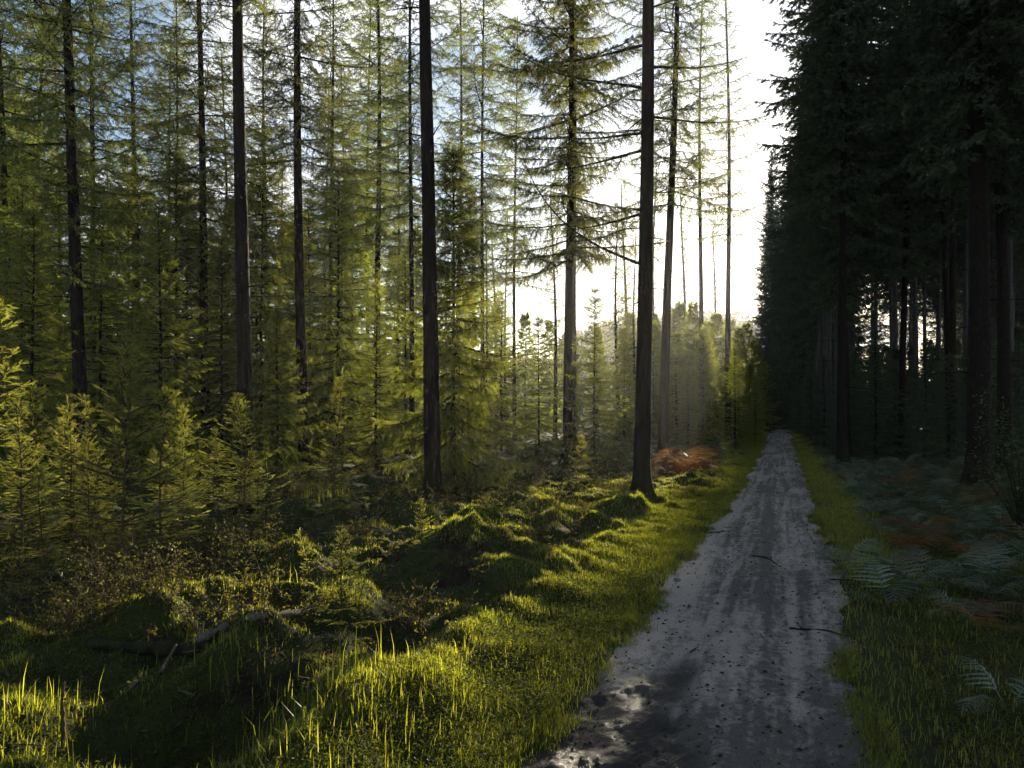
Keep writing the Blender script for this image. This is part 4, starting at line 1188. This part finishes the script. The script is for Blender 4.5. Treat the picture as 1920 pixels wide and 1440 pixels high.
for _ in range(170):
    Y = rf.uniform(225, 300); px = rf.uniform(1060, 1560); far_crown(at(px, Y), Y, rf.uniform(13, 18), rf.uniform(4, 6.5))
for _ in range(150):
    Y = rf.uniform(120, 190); px = rf.uniform(-250, 1180); far_crown(at(px, Y), Y, rf.uniform(11, 17), rf.uniform(3.5, 5.5))
for _ in range(40):
    Y = rf.uniform(105, 140); px = rf.uniform(1560, 2200); far_crown(at(px, Y), Y, rf.uniform(6, 10), rf.uniform(3.5, 5.5))
kind(put('far_wood', fw.mesh('far_wood', [M['farwood']])), 'stuff')

# haze
HAZE = .00035
bx = (-420, 470, -14, 420, -2.5, 46)
v = np.array([(x, y, z) for x in bx[0:2] for y in bx[2:4] for z in bx[4:6]], float)
q = [(0, 1, 3, 2), (4, 6, 7, 5), (0, 4, 5, 1), (2, 3, 7, 6), (0, 2, 6, 4), (1, 5, 7, 3)]
m = NT('haze'); pv_ = m.n('ShaderNodeVolumePrincipled')
pv_.inputs['Color'].default_value = (.95, .96, 1, 1); pv_.inputs['Density'].default_value = HAZE; pv_.inputs['Anisotropy'].default_value = .6
m.t.links.new(pv_.outputs[0], m.out.inputs['Volume'])
g = G(); g.add(v, [t for a, b, c, d in q for t in ((a, b, c), (a, c, d))])
if HAZE > 0:
    kind(put('haze', g.mesh('haze', [m.mat])), 'stuff')

# world
w = bpy.data.worlds.new('World'); scene.world = w; w.use_nodes = True
nt = w.node_tree; nt.nodes.clear()


def wn(t, **k):
    nd = nt.nodes.new(t)
    for a, b in k.items():
        setattr(nd, a, b)
    return nd


sky = wn('ShaderNodeTexSky', sky_type='NISHITA', sun_disc=False, sun_elevation=SUN_EL, sun_rotation=SUN_AZ, air_density=1.0, dust_density=.45, ozone_density=1.6)
geo = wn('ShaderNodeTexCoord'); sep = wn('ShaderNodeSeparateXYZ'); nt.links.new(geo.outputs['Generated'], sep.inputs[0])
ad = wn('ShaderNodeMath', operation='ADD'); nt.links.new(sep.outputs['Z'], ad.inputs[0]); ad.inputs[1].default_value = .12
mxz = wn('ShaderNodeMath', operation='MAXIMUM'); nt.links.new(ad.outputs[0], mxz.inputs[0]); mxz.inputs[1].default_value = .05
dv = wn('ShaderNodeVectorMath', operation='DIVIDE'); cmb = wn('ShaderNodeCombineXYZ')
for i in range(3):
    nt.links.new(mxz.outputs[0], cmb.inputs[i])
nt.links.new(geo.outputs['Generated'], dv.inputs[0]); nt.links.new(cmb.outputs[0], dv.inputs[1])
no = wn('ShaderNodeTexNoise'); no.inputs['Scale'].default_value = 1.15; no.inputs['Detail'].default_value = 9; no.inputs['Roughness'].default_value = .55
nt.links.new(dv.outputs[0], no.inputs['Vector'])
rp = wn('ShaderNodeValToRGB'); rp.color_ramp.elements[0].position = .50; rp.color_ramp.elements[1].position = .64
rp.color_ramp.elements[1].color = (.9, .9, .9, 1)
nt.links.new(no.outputs['Fac'], rp.inputs[0])
mx = wn('ShaderNodeMix', data_type='RGBA'); nt.links.new(rp.outputs[0], mx.inputs[0]); nt.links.new(sky.outputs[0], mx.inputs[6]); mx.inputs[7].default_value = (7.6, 7.8, 8.2, 1)
bgn = wn('ShaderNodeBackground'); nt.links.new(mx.outputs[2], bgn.inputs['Color']); bgn.inputs['Strength'].default_value = .055
ow = wn('ShaderNodeOutputWorld'); nt.links.new(bgn.outputs[0], ow.inputs['Surface'])

# sun
L = bpy.data.lights.new('sun', 'SUN'); L.energy = 5.0; L.angle = math.radians(.55); L.color = (1, .86, .63)
so = put('sun', L)
sd = Vector((math.sin(SUN_AZ) * math.cos(SUN_EL), math.cos(SUN_AZ) * math.cos(SUN_EL), math.sin(SUN_EL)))
so.rotation_euler = (-sd).to_track_quat('-Z', 'Y').to_euler(); so.location = (0, 0, 60)

# camera
cam = bpy.data.cameras.new('camera'); co = put('camera', cam, None, (0, 0, EYE), (math.radians(90), 0, 0))
cam.sensor_width = 36; cam.lens = F / 1920 * 36; cam.shift_y = (HY - 720) / 1920; cam.clip_end = 5000; cam.clip_start = .05
scene.camera = co

vs = scene.view_settings; vs.view_transform = 'Standard'; vs.look = 'None'; vs.exposure = 1.8; vs.gamma = 1.0
cy = scene.cycles
cy.use_denoising = True
cy.max_bounces = 6; cy.diffuse_bounces = 3; cy.glossy_bounces = 2; cy.transmission_bounces = 3; cy.volume_bounces = 0; cy.transparent_max_bounces = 4
cy.use_adaptive_sampling = True; cy.adaptive_threshold = .02
cy.sample_clamp_indirect = 6.0
print('tris', sum(len(o.data.polygons) for o in scene.objects if o.type == 'MESH'), 'unique', sum(len(m.polygons) for m in bpy.data.meshes))
